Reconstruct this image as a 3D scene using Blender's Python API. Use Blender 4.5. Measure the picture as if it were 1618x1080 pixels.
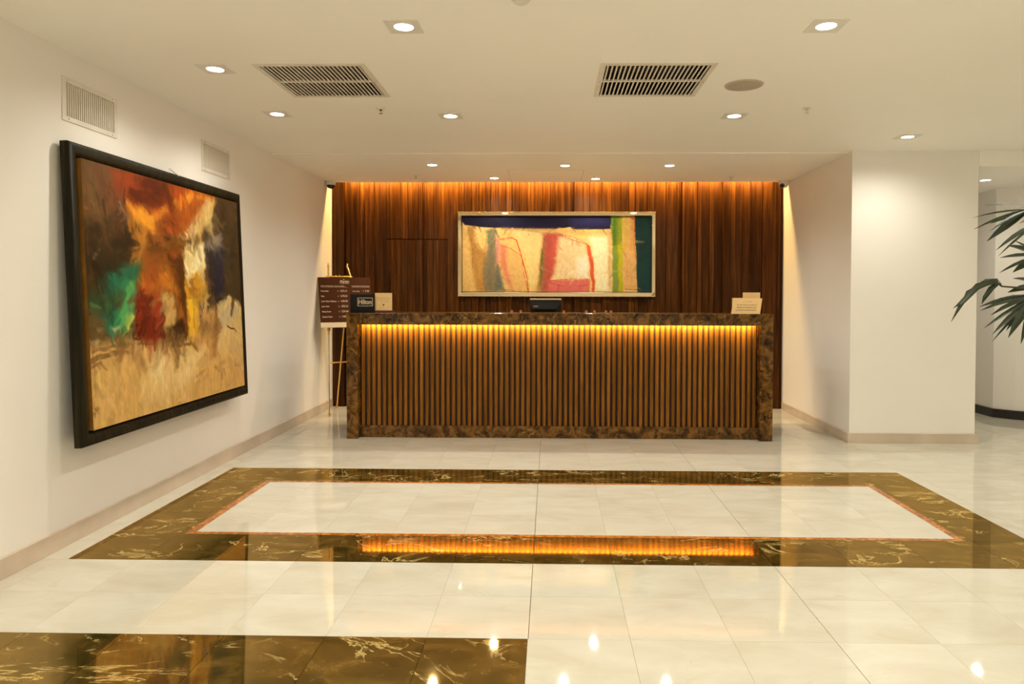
import bpy, bmesh, math, random
import numpy as np
from mathutils import Vector, Matrix

for _o in list(bpy.data.objects):
    bpy.data.objects.remove(_o, do_unlink=True)
SC = bpy.context.scene
COL = SC.collection
random.seed(11)
PI = math.pi

# ------------------------------------------------------------------ camera
cam_d = bpy.data.cameras.new('camera')
cam = bpy.data.objects.new('camera', cam_d)
COL.objects.link(cam)
cam_d.sensor_fit = 'HORIZONTAL'
cam_d.sensor_width = 36.0
cam_d.lens = 24.4696
cam_d.shift_x = -0.022885
cam_d.shift_y = -0.032789
cam_d.clip_start = 0.05
cam_d.clip_end = 100
_r, _u, _f = (Vector((0.99977507, 0.02108331, 0.00230148)), Vector((-0.00276422, 0.02194516, 0.99975535)),
              Vector((-0.02102764, 0.99953684, -0.0219985)))
cam.matrix_world = Matrix(((_r.x, _u.x, -_f.x, 0.0), (_r.y, _u.y, -_f.y, 0.0), (_r.z, _u.z, -_f.z, 1.35), (0, 0, 0, 1)))
SC.camera = cam

# ------------------------------------------------------------------ world, exposure
world = bpy.data.worlds.new('world')
SC.world = world
world.use_nodes = True
world.node_tree.nodes['Background'].inputs[0].default_value = (1.0, 0.86, 0.66, 1)
world.node_tree.nodes['Background'].inputs[1].default_value = 0.05
SC.view_settings.view_transform = 'Standard'
SC.view_settings.look = 'None'
SC.view_settings.gamma = 1.0
SC.view_settings.use_curve_mapping = False
SC.view_settings.exposure = 0.20
try:
    SC.cycles.max_bounces = 8
    SC.cycles.diffuse_bounces = 5
    SC.cycles.glossy_bounces = 4
    SC.cycles.caustics_reflective = False
    SC.cycles.caustics_refractive = False
    SC.cycles.sample_clamp_indirect = 6.0
except Exception:
    pass

SPOT_W = 51.0                       # power of one ceiling downlight
SPOT_COL = (1.0, 0.945, 0.80)
COVE_W = 78.0                       # LED strip behind the ceiling edge
DESK_W = 66.0                       # LED strip under the counter top
STRIP_COL = (1.0, 0.62, 0.20)

# key dimensions (metres)
XL, YB, ZC = -2.584, 8.218, 2.636        # left wall, panelled wall, ceiling
YP, XPL, XPR = 6.36, 2.72, 3.848         # pillar front and its sides
YD, XD0, XD1, ZD = 6.372, -1.877, 2.033, 1.164   # reception desk
YREAR, XEAST = -4.5, 8.0
ZLOW = 2.497                             # lowered ceiling right of the pillar
YC = 8.06                                # edge of the ceiling at the light cove


# ------------------------------------------------------------------ mesh helpers
class MB:
    def __init__(self):
        self.v = []
        self.f = []

    def add(self, vs, fs):
        n = len(self.v)
        self.v += [tuple(p) for p in vs]
        self.f += [tuple(i + n for i in q) for q in fs]
        return self

    def box(self, x0, x1, y0, y1, z0, z1):
        vs = [(x, y, z) for z in (z0, z1) for y in (y0, y1) for x in (x0, x1)]
        return self.add(vs, [(0, 2, 3, 1), (4, 5, 7, 6), (0, 1, 5, 4), (2, 6, 7, 3), (0, 4, 6, 2), (1, 3, 7, 5)])

    def prism(self, pts, z0, z1):
        n = len(pts)
        vs = [(x, y, z0) for x, y in pts] + [(x, y, z1) for x, y in pts]
        fs = [tuple(range(n - 1, -1, -1)), tuple(range(n, 2 * n))]
        fs += [(i, (i + 1) % n, n + (i + 1) % n, n + i) for i in range(n)]
        return self.add(vs, fs)

    def tube(self, pts, radii, n=10, cap=True):
        pts = [Vector(p) for p in pts]
        if not hasattr(radii, '__len__'):
            radii = [radii] * len(pts)
        vs, fs = [], []
        ref = None
        for i, p in enumerate(pts):
            t = (pts[min(i + 1, len(pts) - 1)] - pts[max(i - 1, 0)]).normalized()
            if ref is None:
                ref = Vector((0, 0, 1)) if abs(t.z) < 0.9 else Vector((1, 0, 0))
            a = t.cross(ref).normalized()
            b = t.cross(a).normalized()
            ref = -b if False else ref
            for k in range(n):
                an = 2 * PI * k / n
                vs.append(p + radii[i] * (math.cos(an) * a + math.sin(an) * b))
        for i in range(len(pts) - 1):
            for k in range(n):
                k2 = (k + 1) % n
                fs.append((i * n + k, i * n + k2, (i + 1) * n + k2, (i + 1) * n + k))
        if cap:
            fs.append(tuple(range(n)))
            fs.append(tuple(range((len(pts) - 1) * n, len(pts) * n))[::-1])
        return self.add(vs, fs)

    def lathe(self, prof, n=24, c=(0, 0, 0)):
        vs, fs = [], []
        for r, z in prof:
            for k in range(n):
                an = 2 * PI * k / n
                vs.append((c[0] + r * math.cos(an), c[1] + r * math.sin(an), c[2] + z))
        for i in range(len(prof) - 1):
            for k in range(n):
                k2 = (k + 1) % n
                fs.append((i * n + k, i * n + k2, (i + 1) * n + k2, (i + 1) * n + k))
        if prof[0][0] > 1e-6:
            fs.append(tuple(range(n))[::-1])
        if prof[-1][0] > 1e-6:
            fs.append(tuple(range((len(prof) - 1) * n, len(prof) * n)))
        return self.add(vs, fs)

    def frame(self, w, h, prof):
        """mitred rectangular frame, centred in XZ, front towards -Y; prof = (inset from the outer edge, y)"""
        vs, fs = [], []
        for ins, y in prof:
            a, b = w / 2 - ins, h / 2 - ins
            vs += [(-a, y, -b), (a, y, -b), (a, y, b), (-a, y, b)]
        m = len(prof)
        for i in range(m):
            j = (i + 1) % m
            for k in range(4):
                k2 = (k + 1) % 4
                fs.append((i * 4 + k, j * 4 + k, j * 4 + k2, i * 4 + k2))
        return self.add(vs, fs)

    def mesh(self, name, mat=None, smooth=False):
        me = bpy.data.meshes.new(name)
        me.from_pydata(self.v, [], self.f)
        bm = bmesh.new()
        bm.from_mesh(me)
        bmesh.ops.remove_doubles(bm, verts=bm.verts, dist=1e-6)
        bmesh.ops.recalc_face_normals(bm, faces=bm.faces)
        bm.to_mesh(me)
        bm.free()
        if mat:
            me.materials.append(mat)
        if smooth:
            me.polygons.foreach_set('use_smooth', [True] * len(me.polygons))
            try:
                me.set_sharp_from_angle(angle=math.radians(40))
            except Exception:
                pass
        me.update()
        return me

    def build(self, name, mat, parent=None, smooth=False, bevel=0.0, loc=None):
        return link(name, self.mesh(name, mat, smooth), parent, bevel, loc)


def link(name, me, parent=None, bevel=0.0, loc=None):
    o = bpy.data.objects.new(name, me)
    COL.objects.link(o)
    if parent is not None:
        o.parent = parent
    if loc is not None:
        o.location = loc
    if bevel:
        md = o.modifiers.new('bevel', 'BEVEL')
        md.width = bevel
        md.segments = 2
        md.limit_method = 'ANGLE'
    return o


def tag(o, label, cat, group=None):
    o['label'] = label
    o['category'] = cat
    if group:
        o['group'] = group
    return o


def struct(o, label=None):
    o['kind'] = 'structure'
    if label:
        o['label'] = label
    return o


def thing(name, label, cat, loc=(0, 0, 0), rot=(0, 0, 0), group=None):
    o = bpy.data.objects.new(name, None)
    o.empty_display_size = 0.1
    COL.objects.link(o)
    o.location = loc
    o.rotation_euler = rot
    return tag(o, label, cat, group)


def text_mesh(name, body, size, mat, parent, M, align='LEFT', sx=1.0, extrude=0.0, bold=0.0):
    """lettering as a flat mesh; M places its XY plane"""
    cu = bpy.data.curves.new(name, 'FONT')
    cu.body = body
    cu.size = size
    cu.align_x = align
    cu.extrude = extrude
    cu.offset = bold
    cu.resolution_u = 2
    tmp = bpy.data.objects.new(name + '_tmp', cu)
    COL.objects.link(tmp)
    dg = bpy.context.evaluated_depsgraph_get()
    me = bpy.data.meshes.new_from_object(tmp.evaluated_get(dg))
    bpy.data.objects.remove(tmp, do_unlink=True)
    bpy.data.curves.remove(cu)
    me.transform(M @ Matrix.Diagonal((sx, 1, 1, 1)))
    me.materials.clear()
    me.materials.append(mat)
    me.name = name
    return link(name, me, parent)


FACE_Y = Matrix.Rotation(PI / 2, 4, 'X')          # XY plane turned to face -Y


# ------------------------------------------------------------------ materials
def new_mat(name):
    m = bpy.data.materials.new(name)
    m.use_nodes = True
    nt = m.node_tree
    return m, nt, nt.nodes['Principled BSDF']


def setp(b, **kw):
    for k, v in kw.items():
        k = k.replace('_', ' ')
        if k in b.inputs:
            s = b.inputs[k]
            if s.type == 'RGBA' and len(v) == 3:
                v = (*v, 1)
            s.default_value = v


def coords(nt, scale=(1, 1, 1), rnd=True, rot=(0, 0, 0)):
    tc = nt.nodes.new('ShaderNodeTexCoord')
    mp = nt.nodes.new('ShaderNodeMapping')
    mp.inputs['Scale'].default_value = scale
    mp.inputs['Rotation'].default_value = rot
    nt.links.new(tc.outputs['Object'], mp.inputs['Vector'])
    if rnd:
        oi = nt.nodes.new('ShaderNodeObjectInfo')
        mu = nt.nodes.new('ShaderNodeMath')
        mu.operation = 'MULTIPLY'
        mu.inputs[1].default_value = 57.0
        nt.links.new(oi.outputs['Random'], mu.inputs[0])
        cb = nt.nodes.new('ShaderNodeCombineXYZ')
        for i in range(3):
            nt.links.new(mu.outputs[0], cb.inputs[i])
        nt.links.new(cb.outputs[0], mp.inputs['Location'])
    return mp.outputs[0]


def noise(nt, vec, scale, detail=4, rough=0.55, dist=0.0):
    n = nt.nodes.new('ShaderNodeTexNoise')
    n.inputs['Scale'].default_value = scale
    n.inputs['Detail'].default_value = detail
    n.inputs['Roughness'].default_value = rough
    n.inputs['Distortion'].default_value = dist
    nt.links.new(vec, n.inputs['Vector'])
    return n.outputs['Fac']


def ramp(nt, fac, stops, interp='LINEAR'):
    r = nt.nodes.new('ShaderNodeValToRGB')
    r.color_ramp.interpolation = interp
    el = r.color_ramp.elements
    while len(el) < len(stops):
        el.new(0.5)
    for e, (p, c) in zip(el, stops):
        e.position = p
        e.color = (*c, 1) if len(c) == 3 else c
    nt.links.new(fac, r.inputs[0])
    return r.outputs[0]


def mix(nt, fac, a, b, mode='MIX'):
    m = nt.nodes.new('ShaderNodeMix')
    m.data_type = 'RGBA'
    m.blend_type = mode
    for sock, val in ((m.inputs[0], fac), (m.inputs[6], a), (m.inputs[7], b)):
        if isinstance(val, (int, float)):
            sock.default_value = val
        elif isinstance(val, (tuple, list)):
            sock.default_value = (*val, 1) if len(val) == 3 else val
        else:
            nt.links.new(val, sock)
    return m.outputs[2]


def math_node(nt, op, a, b):
    m = nt.nodes.new('ShaderNodeMath')
    m.operation = op
    for i, v in enumerate((a, b)):
        if isinstance(v, (int, float)):
            m.inputs[i].default_value = v
        else:
            nt.links.new(v, m.inputs[i])
    return m.outputs[0]


def bump(nt, b, h, strength, distance):
    n = nt.nodes.new('ShaderNodeBump')
    n.inputs['Strength'].default_value = strength
    n.inputs['Distance'].default_value = distance
    nt.links.new(h, n.inputs['Height'])
    nt.links.new(n.outputs[0], b.inputs['Normal'])


def plain(name, col, rough=0.5, metal=0.0, var=0.06, scale=8.0, spec=None, **kw):
    m, nt, b = new_mat(name)
    v = coords(nt, rnd=False)
    f = noise(nt, v, scale, 3)
    lo = tuple(max(0, c * (1 - var)) for c in col)
    hi = tuple(min(1, c * (1 + var)) for c in col)
    nt.links.new(ramp(nt, f, [(0.3, lo), (0.7, hi)]), b.inputs['Base Color'])
    setp(b, Roughness=rough, Metallic=metal, **kw)
    return m


def emit(name, col, strength):
    m, nt, b = new_mat(name)
    setp(b, Base_Color=(0.8, 0.8, 0.8), Roughness=0.4, Emission_Color=col, Emission_Strength=strength)
    m.cycles.emission_sampling = 'NONE'      # the lamp beside it carries the light
    return m


def paint_mat(name, col, rough=0.55):
    m, nt, b = new_mat(name)
    v = coords(nt, rnd=False)
    f = noise(nt, v, 1.2, 4)
    nt.links.new(ramp(nt, f, [(0.3, tuple(c * 0.975 for c in col)), (0.7, col)]), b.inputs['Base Color'])
    setp(b, Roughness=rough)
    bump(nt, b, noise(nt, v, 90.0, 3), 0.06, 0.002)
    return m


def white_marble(name, rough=0.035, rnd=True, joints=False):
    m, nt, b = new_mat(name)
    v = coords(nt, (1.0, 2.2, 1.0), rnd=rnd)
    f1 = noise(nt, v, 2.6, 6, 0.6, 0.6)
    base = ramp(nt, f1, [(0.28, (0.575, 0.535, 0.435)), (0.5, (0.63, 0.605, 0.515)), (0.72, (0.68, 0.66, 0.585))])
    f2 = noise(nt, v, 5.0, 8, 0.65, 1.2)
    vein = ramp(nt, f2, [(0.0, (0, 0, 0)), (0.60, (0, 0, 0)), (0.66, (0.35, 0.35, 0.35)), (0.72, (0, 0, 0))])
    c = mix(nt, vein, base, (0.58, 0.48, 0.33))
    if rnd:
        oi = nt.nodes.new('ShaderNodeObjectInfo')
        t = ramp(nt, oi.outputs['Random'], [(0.0, (0.965, 0.96, 0.945)), (1.0, (1.02, 1.02, 1.02))])
        c = mix(nt, 1.0, c, t, 'MULTIPLY')
    if joints:
        br = nt.nodes.new('ShaderNodeTexBrick')
        br.offset = 0.0
        br.inputs['Scale'].default_value = 1.0
        br.inputs['Mortar Size'].default_value = 0.0015
        br.inputs['Brick Width'].default_value = 0.3985
        br.inputs['Row Height'].default_value = 0.377
        br.inputs['Color1'].default_value = (1, 1, 1, 1)
        br.inputs['Color2'].default_value = (0.96, 0.95, 0.93, 1)
        br.inputs['Mortar'].default_value = (0.6, 0.5, 0.35, 1)
        tc = nt.nodes.new('ShaderNodeTexCoord')
        nt.links.new(tc.outputs['Object'], br.inputs['Vector'])
        c = mix(nt, 1.0, c, br.outputs['Color'], 'MULTIPLY')
    nt.links.new(c, b.inputs['Base Color'])
    setp(b, Roughness=rough, IOR=1.5)
    return m


def dark_marble(name):
    m, nt, b = new_mat(name)
    v = coords(nt, (1.0, 2.0, 1.0), rot=(0, 0, 0.5))
    f1 = noise(nt, v, 4.0, 8, 0.66, 1.0)
    base = ramp(nt, f1, [(0.32, (0.016, 0.017, 0.003)), (0.5, (0.060, 0.040, 0.008)), (0.68, (0.16, 0.095, 0.020))])
    f2 = noise(nt, v, 1.7, 9, 0.60, 1.2)
    vein = ramp(nt, f2, [(0.0, (0, 0, 0)), (0.486, (0, 0, 0)), (0.50, (1, 1, 1)), (0.514, (0, 0, 0))])
    msk = ramp(nt, noise(nt, v, 2.6, 3), [(0.46, (0, 0, 0)), (0.58, (1, 1, 1))])
    vm = mix(nt, 1.0, vein, msk, 'MULTIPLY')
    f3 = noise(nt, v, 6.0, 9, 0.72, 1.6)
    fl = ramp(nt, f3, [(0.0, (0, 0, 0)), (0.60, (0, 0, 0)), (0.68, (0.8, 0.8, 0.8))])
    c = mix(nt, fl, base, (0.27, 0.19, 0.055))
    c = mix(nt, vm, c, (0.66, 0.50, 0.19))
    nt.links.new(c, b.inputs['Base Color'])
    setp(b, Roughness=0.5, Specular_IOR_Level=0.0)
    gl = nt.nodes.new('ShaderNodeBsdfGlossy')
    gl.inputs['Color'].default_value = (1.0, 0.68, 0.275, 1)
    gl.inputs['Roughness'].default_value = 0.035
    fr = nt.nodes.new('ShaderNodeFresnel')
    fr.inputs['IOR'].default_value = 2.75
    mx = nt.nodes.new('ShaderNodeMixShader')
    nt.links.new(fr.outputs[0], mx.inputs[0])
    nt.links.new(b.outputs[0], mx.inputs[1])
    nt.links.new(gl.outputs[0], mx.inputs[2])
    nt.links.new(mx.outputs[0], nt.nodes['Material Output'].inputs['Surface'])
    return m


def orange_marble(name):
    m, nt, b = new_mat(name)
    v = coords(nt)
    f1 = noise(nt, v, 22.0, 6, 0.7, 1.0)
    c = ramp(nt, f1, [(0.3, (0.13, 0.028, 0.003)), (0.5, (0.40, 0.13, 0.016)), (0.68, (0.70, 0.32, 0.07))])
    nt.links.new(c, b.inputs['Base Color'])
    setp(b, Roughness=0.12, Specular_IOR_Level=0.25)
    return m


def brown_marble(name):
    """brown stone with dark pebbly patches and pale cracks"""
    m, nt, b = new_mat(name)
    v = coords(nt, rnd=False)
    f1 = noise(nt, v, 11.0, 8, 0.66, 0.9)
    base = ramp(nt, f1, [(0.34, (0.014, 0.006, 0.001)), (0.46, (0.070, 0.030, 0.005)), (0.62, (0.21, 0.098, 0.020))])
    vo = nt.nodes.new('ShaderNodeTexVoronoi')
    vo.feature = 'DISTANCE_TO_EDGE'
    vo.inputs['Scale'].default_value = 17.0
    ns = nt.nodes.new('ShaderNodeTexNoise')
    ns.inputs['Scale'].default_value = 9.0
    ns.inputs['Detail'].default_value = 4
    nt.links.new(v, ns.inputs['Vector'])
    mv = mix(nt, 0.12, v, ns.outputs['Color'])
    nt.links.new(mv, vo.inputs['Vector'])
    crack = ramp(nt, vo.outputs['Distance'], [(0.0, (1, 1, 1)), (0.035, (0, 0, 0))])
    msk = ramp(nt, noise(nt, v, 7.0, 3), [(0.5, (0, 0, 0)), (0.68, (0.8, 0.8, 0.8))])
    cm = mix(nt, 1.0, crack, msk, 'MULTIPLY')
    c = mix(nt, cm, base, (0.48, 0.29, 0.11))
    nt.links.new(c, b.inputs['Base Color'])
    setp(b, Roughness=0.14, Specular_IOR_Level=0.3)
    return m


def wood(name, dark, mid, light, rough=0.38, spread=1.0):
    m, nt, b = new_mat(name)
    v = coords(nt, (26, 26, 0.9))
    f1 = noise(nt, v, 1.0, 6, 0.65, 0.8)
    c = ramp(nt, f1, [(0.30, dark), (0.5, mid), (0.70, light)])
    f2 = noise(nt, v, 3.6, 4, 0.6, 0.3)
    c = mix(nt, 1.0, c, ramp(nt, f2, [(0.32, (0.62, 0.62, 0.62)), (0.68, (1.25, 1.25, 1.25))]), 'MULTIPLY')
    oi = nt.nodes.new('ShaderNodeObjectInfo')
    lo = tuple([1.0 - 0.32 * spread] * 3)
    hi = tuple([1.0 + 0.25 * spread] * 3)
    t = ramp(nt, oi.outputs['Random'], [(0.0, lo), (1.0, hi)])
    c = mix(nt, 1.0, c, t, 'MULTIPLY')
    nt.links.new(c, b.inputs['Base Color'])
    setp(b, Roughness=rough, Specular_IOR_Level=0.13)
    bump(nt, b, f1, 0.12, 0.002)
    return m


def art_mat(name, rough=0.42):
    m, nt, b = new_mat(name)
    at = nt.nodes.new('ShaderNodeVertexColor')
    at.layer_name = 'paint'
    nt.links.new(at.outputs['Color'], b.inputs['Base Color'])
    v = coords(nt, rnd=False)
    bump(nt, b, noise(nt, v, 120.0, 2, 0.5), 0.12, 0.001)
    setp(b, Roughness=rough, Specular_IOR_Level=0.15)
    return m


M_WALL = paint_mat('wall_paint', (0.90, 0.865, 0.82))
M_CEIL = paint_mat('ceiling_paint', (0.96, 0.935, 0.875))
M_WHITE = white_marble('cream_marble')
M_FIELD = white_marble('cream_marble_field', rnd=False, joints=True)
M_DARK = dark_marble('dark_green_marble')
M_ORANGE = orange_marble('orange_marble')
M_GROUT = plain('grout', (0.42, 0.30, 0.12), 0.8)
M_BASE = plain('beige_stone', (0.60, 0.50, 0.40), 0.25, var=0.12, scale=3.0)
M_BLACKST = plain('black_stone', (0.012, 0.010, 0.008), 0.15, var=0.5, scale=14)
M_BROWN = brown_marble('brown_marble')
M_WOODW = wood('walnut_panel', (0.030, 0.0090, 0.0010), (0.072, 0.0225, 0.0026), (0.142, 0.049, 0.007))
M_WOODD = wood('walnut_slat', (0.13, 0.047, 0.005), (0.215, 0.083, 0.010), (0.31, 0.122, 0.018), spread=0.5)
M_WOODBK = plain('dark_backing', (0.020, 0.008, 0.003), 0.6, var=0.2)
M_TRIM = plain('white_trim', (0.78, 0.74, 0.67), 0.4)
M_VENT = plain('vent_enamel', (0.74, 0.68, 0.58), 0.4)
M_DUCT = plain('duct_interior', (0.030, 0.020, 0.012), 0.8)
M_LENS = emit('lamp_glass', (1.0, 0.93, 0.80), 22.0)
M_STRIP = emit('led_strip', STRIP_COL, 6.0)
M_GREY = plain('speaker_grille', (0.42, 0.36, 0.28), 0.6)
M_CHROME = plain('champagne_metal', (0.88, 0.74, 0.53), 0.035, 1.0, var=0.02)
M_BRASS = plain('brass', (0.80, 0.50, 0.15), 0.24, 1.0, var=0.05)
M_STEEL = plain('polished_steel', (0.72, 0.66, 0.58), 0.2, 1.0)
M_EBONY = wood('ebony_frame', (0.008, 0.007, 0.003), (0.015, 0.012, 0.005), (0.036, 0.029, 0.011), 0.5, 0.1)
M_GOLDEDGE = plain('canvas_edge', (0.30, 0.135, 0.022), 0.5, var=0.25, scale=5)
M_BLACK = plain('black_plastic', (0.008, 0.008, 0.008), 0.5, Specular_IOR_Level=0.2)
M_BLACKGL = plain('black_glass', (0.006, 0.006, 0.006), 0.08)
M_BOARD = plain('brown_board', (0.058, 0.017, 0.003), 0.5, var=0.05, Specular_IOR_Level=0.08)
M_CARD = plain('cream_card', (0.85, 0.58, 0.26), 0.6, var=0.03)
M_INK = plain('brown_ink', (0.10, 0.055, 0.025), 0.7)
M_FADED = plain('faded_ink', (0.48, 0.36, 0.20), 0.7)
M_LETTER = plain('pale_lettering', (0.66, 0.52, 0.36), 0.5)
M_HOUSE = plain('white_plastic', (0.72, 0.68, 0.62), 0.4)
M_RED = plain('maroon', (0.13, 0.02, 0.012), 0.5)
M_PINK = plain('pink_paper', (0.62, 0.22, 0.14), 0.7)
M_LEAF = plain('palm_leaf', (0.024, 0.038, 0.014), 0.36, var=0.4, scale=18)
M_STEM = plain('palm_stem', (0.075, 0.055, 0.025), 0.7, var=0.3, scale=20)
M_POT = plain('planter_glaze', (0.05, 0.035, 0.025), 0.3)
M_SOIL = plain('soil', (0.03, 0.02, 0.012), 0.95, var=0.5, scale=40)


# ------------------------------------------------------------------ room shell
def cells(lo0, hi0, lo1, hi1, holes):
    """split a rectangle into cells that leave the holes free"""
    a = sorted({lo0, hi0, *[h[0] for h in holes], *[h[1] for h in holes]})
    c = sorted({lo1, hi1, *[h[2] for h in holes], *[h[3] for h in holes]})
    for i in range(len(a) - 1):
        for j in range(len(c) - 1):
            m0, m1 = (a[i] + a[i + 1]) / 2, (c[j] + c[j + 1]) / 2
            if any(h[0] < m0 < h[1] and h[2] < m1 < h[3] for h in holes):
                continue
            yield a[i], a[i + 1], c[j], c[j + 1]


GRILLES = [(-1.655, -1.08, 3.945, 4.540), (0.312, 0.905, 3.960, 4.550)]      # openings in the ceiling
WVENTS = [(3.672, 4.085, 2.288, 2.468), (5.144, 5.552, 2.281, 2.458)]       # openings in the left wall (y0,y1,z0,z1)

mb = MB()
for x0, x1, y0, y1 in cells(XL, XEAST, YREAR, YP + 0.06, GRILLES):
    mb.box(x0, x1, y0, y1, ZC, ZC + 0.10)
ceiling = struct(mb.build('ceiling', M_CEIL), 'plain warm white ceiling over the lobby')
struct(MB().box(XL, XPL, YP + 0.06, YC, ZC - 0.007, ZC + 0.10).build('ceiling_alcove', M_CEIL), 'ceiling above the reception alcove')
mb = MB().box(XPR, XEAST, YP, 9.0, ZLOW, ZC - 0.001)
struct(mb.build('ceiling_passage', M_CEIL), 'lowered ceiling with a drop edge right of the pillar')

mb = MB()
for y0, y1, z0, z1 in cells(YREAR, YB + 0.2, 0.0, ZC + 0.1, WVENTS):
    mb.box(XL - 0.12, XL, y0, y1, z0, z1)
struct(mb.build('wall_left', M_WALL), 'cream painted left wall')
struct(MB().box(XPL, XPR, YP, YB + 0.25, 0, ZC + 0.1).build('wall_pillar', M_WALL, bevel=0.004), 'broad cream pillar right of the reception alcove')
struct(MB().box(XL - 0.12, XEAST, YREAR - 0.1, YREAR, 0, ZC + 0.1).build('wall_rear', M_WALL))
struct(MB().box(XEAST, XEAST + 0.1, YREAR, 9.0, 0, ZC + 0.1).build('wall_right', M_WALL))
# wall of the passage beyond the pillar: a bend, then on towards the right
PW = [(4.86, 8.62), (4.875, 7.74), (5.02, 7.60), (6.6, 6.55), (8.0, 6.1)]
out = [(p[0] + 0.12, p[1] + 0.12) for p in PW]
struct(MB().prism(PW + out[::-1], 0, ZLOW).build('wall_passage', M_WALL), 'bent cream wall of the passage behind the pillar')
struct(MB().box(XPR - 0.05, 5.1, 8.6, 8.7, 0, ZLOW + 0.1).build('wall_passage_end', M_WALL))

# baseboards
struct(MB().box(XL, XL + 0.018, YREAR, YB - 0.06, 0, 0.098).build('baseboard_left', M_BASE, bevel=0.002), 'beige stone baseboard along the left wall')
mb = MB().prism([(XPL - 0.018, YB - 0.06), (XPL - 0.018, YP - 0.018), (XPR + 0.03, YP - 0.018), (XPR + 0.03, YB), (XPR, YB), (XPR, YP), (XPL, YP), (XPL, YB - 0.06)], 0, 0.088)
struct(mb.build('baseboard_pillar', M_BASE, bevel=0.002), 'beige stone baseboard round the pillar')
off = [(p[0] - 0.02, p[1] - 0.02) for p in PW]
struct(MB().prism(off + PW[::-1], 0, 0.095).build('baseboard_passage', M_BLACKST), 'black stone baseboard of the passage wall')

# ------------------------------------------------------------------ floor with its marble pieces
floor = struct(MB().box(XL - 0.12, XEAST, YREAR, 9.0, -0.10, -0.012).build('floor', M_GROUT), 'polished marble floor with a dark inlaid rectangle')
PITCH, X0, GAP = 0.3985, -0.082, 0.0009
_tile_cache = {}


def piece(name, x0, x1, y0, y1, mat, g=GAP):
    w, l = round(x1 - x0 - g, 4), round(y1 - y0 - g, 4)
    if w < 0.006 or l < 0.006:
        return
    key = (name, w, l)
    me = _tile_cache.get(key)
    if me is None:
        me = MB().box(-w / 2, w / 2, -l / 2, l / 2, -0.012, 0.0).mesh(name, mat)
        _tile_cache[key] = me
    link(name, me, floor, loc=((x0 + x1) / 2, (y0 + y1) / 2, 0))


def tiles(name, mat, x0, x1, ys, step=PITCH):
    xs = [x0] + [X0 + step * k for k in range(-14, 30) if x0 + 0.012 < X0 + step * k < x1 - 0.012] + [x1]
    for j in range(len(ys) - 1):
        for i in range(len(xs) - 1):
            a_, b_ = xs[i], xs[i + 1]
            for wide in (X0, X0 + 3 * step):             # two lines of wider joints run through the floor
                if abs(a_ - wide) < 1e-6:
                    a_ += 0.0008
                if abs(b_ - wide) < 1e-6:
                    b_ -= 0.0008
            piece(name, a_, b_, ys[j], ys[j + 1], mat, 0.0019 if mat is M_DARK else GAP)


YT0 = 1.936
tiles('marble_tile', M_WHITE, XL, 2.90, [2.69, 3.067, 3.444])
tiles('marble_tile', M_WHITE, X0 - 0.002, 2.31, [YT0, 2.313, 2.69])
tiles('dark_marble_tile', M_DARK, XL, X0 - 0.002, [YT0, 2.313, 2.69])
tiles('dark_marble_tile', M_DARK, -2.437, 2.623, [3.444, 3.826])
tiles('dark_marble_tile', M_DARK, -2.437, 2.623, [4.93, 5.288])
tiles('dark_marble_tile', M_DARK, -2.437, -2.042, [3.826, 4.205, 4.58, 4.93])
tiles('dark_marble_tile', M_DARK, 2.28, 2.623, [3.826, 4.205, 4.58, 4.93])
tiles('border_strip', M_ORANGE, -2.042, 2.28, [3.826, 3.861])
tiles('border_strip', M_ORANGE, -2.042, 2.28, [4.895, 4.93])
tiles('border_strip', M_ORANGE, -2.042, -1.993, [3.861, 4.205, 4.58, 4.895])
tiles('border_strip', M_ORANGE, 2.235, 2.28, [3.861, 4.205, 4.58, 4.895])
tiles('marble_tile', M_WHITE, -1.993, 2.235, [3.861, 4.205, 4.58, 4.895])
tiles('marble_tile', M_WHITE, XL, -2.437, [3.444, 3.826, 4.205, 4.58, 4.93, 5.288])
tiles('marble_tile', M_WHITE, 2.623, 4.05, [3.444, 3.826, 4.205, 4.58, 4.93, 5.288])
FAR = [5.288, 5.665, 6.042, YD]
tiles('marble_tile', M_WHITE, XL, 4.80, FAR)
tiles('marble_tile', M_WHITE, XL, XD0 + 0.3, [YD, 6.796, 7.173, 7.55, 7.927, YB + 0.03])
tiles('marble_tile', M_WHITE, XD1 - 0.3, XPL, [YD, 6.796, 7.173, 7.55, 7.927, YB + 0.03])
tiles('marble_tile', M_WHITE, XPR, 4.92, [YD, 6.796, 7.173, 7.55, 7.927])
mb = MB().box(XD0 + 0.301, XD1 - 0.301, YD, YB + 0.03, -0.012, 0)                     # behind the desk
mb.box(XL - 0.1, XEAST, YREAR, YT0, -0.012, 0)                                        # behind the camera
mb.box(2.311, XEAST, YT0, 2.69, -0.012, 0).box(2.901, XEAST, 2.69, 3.444, -0.012, 0)
mb.box(4.051, XEAST, 3.444, 5.288, -0.012, 0).box(4.801, XEAST, 5.288, YD, -0.012, 0)
mb.box(4.921, XEAST, YD, 9.0, -0.012, 0).box(XPR, 4.92, 7.927, 9.0, -0.012, 0)
mb.build('marble_field', M_FIELD, floor)

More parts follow.
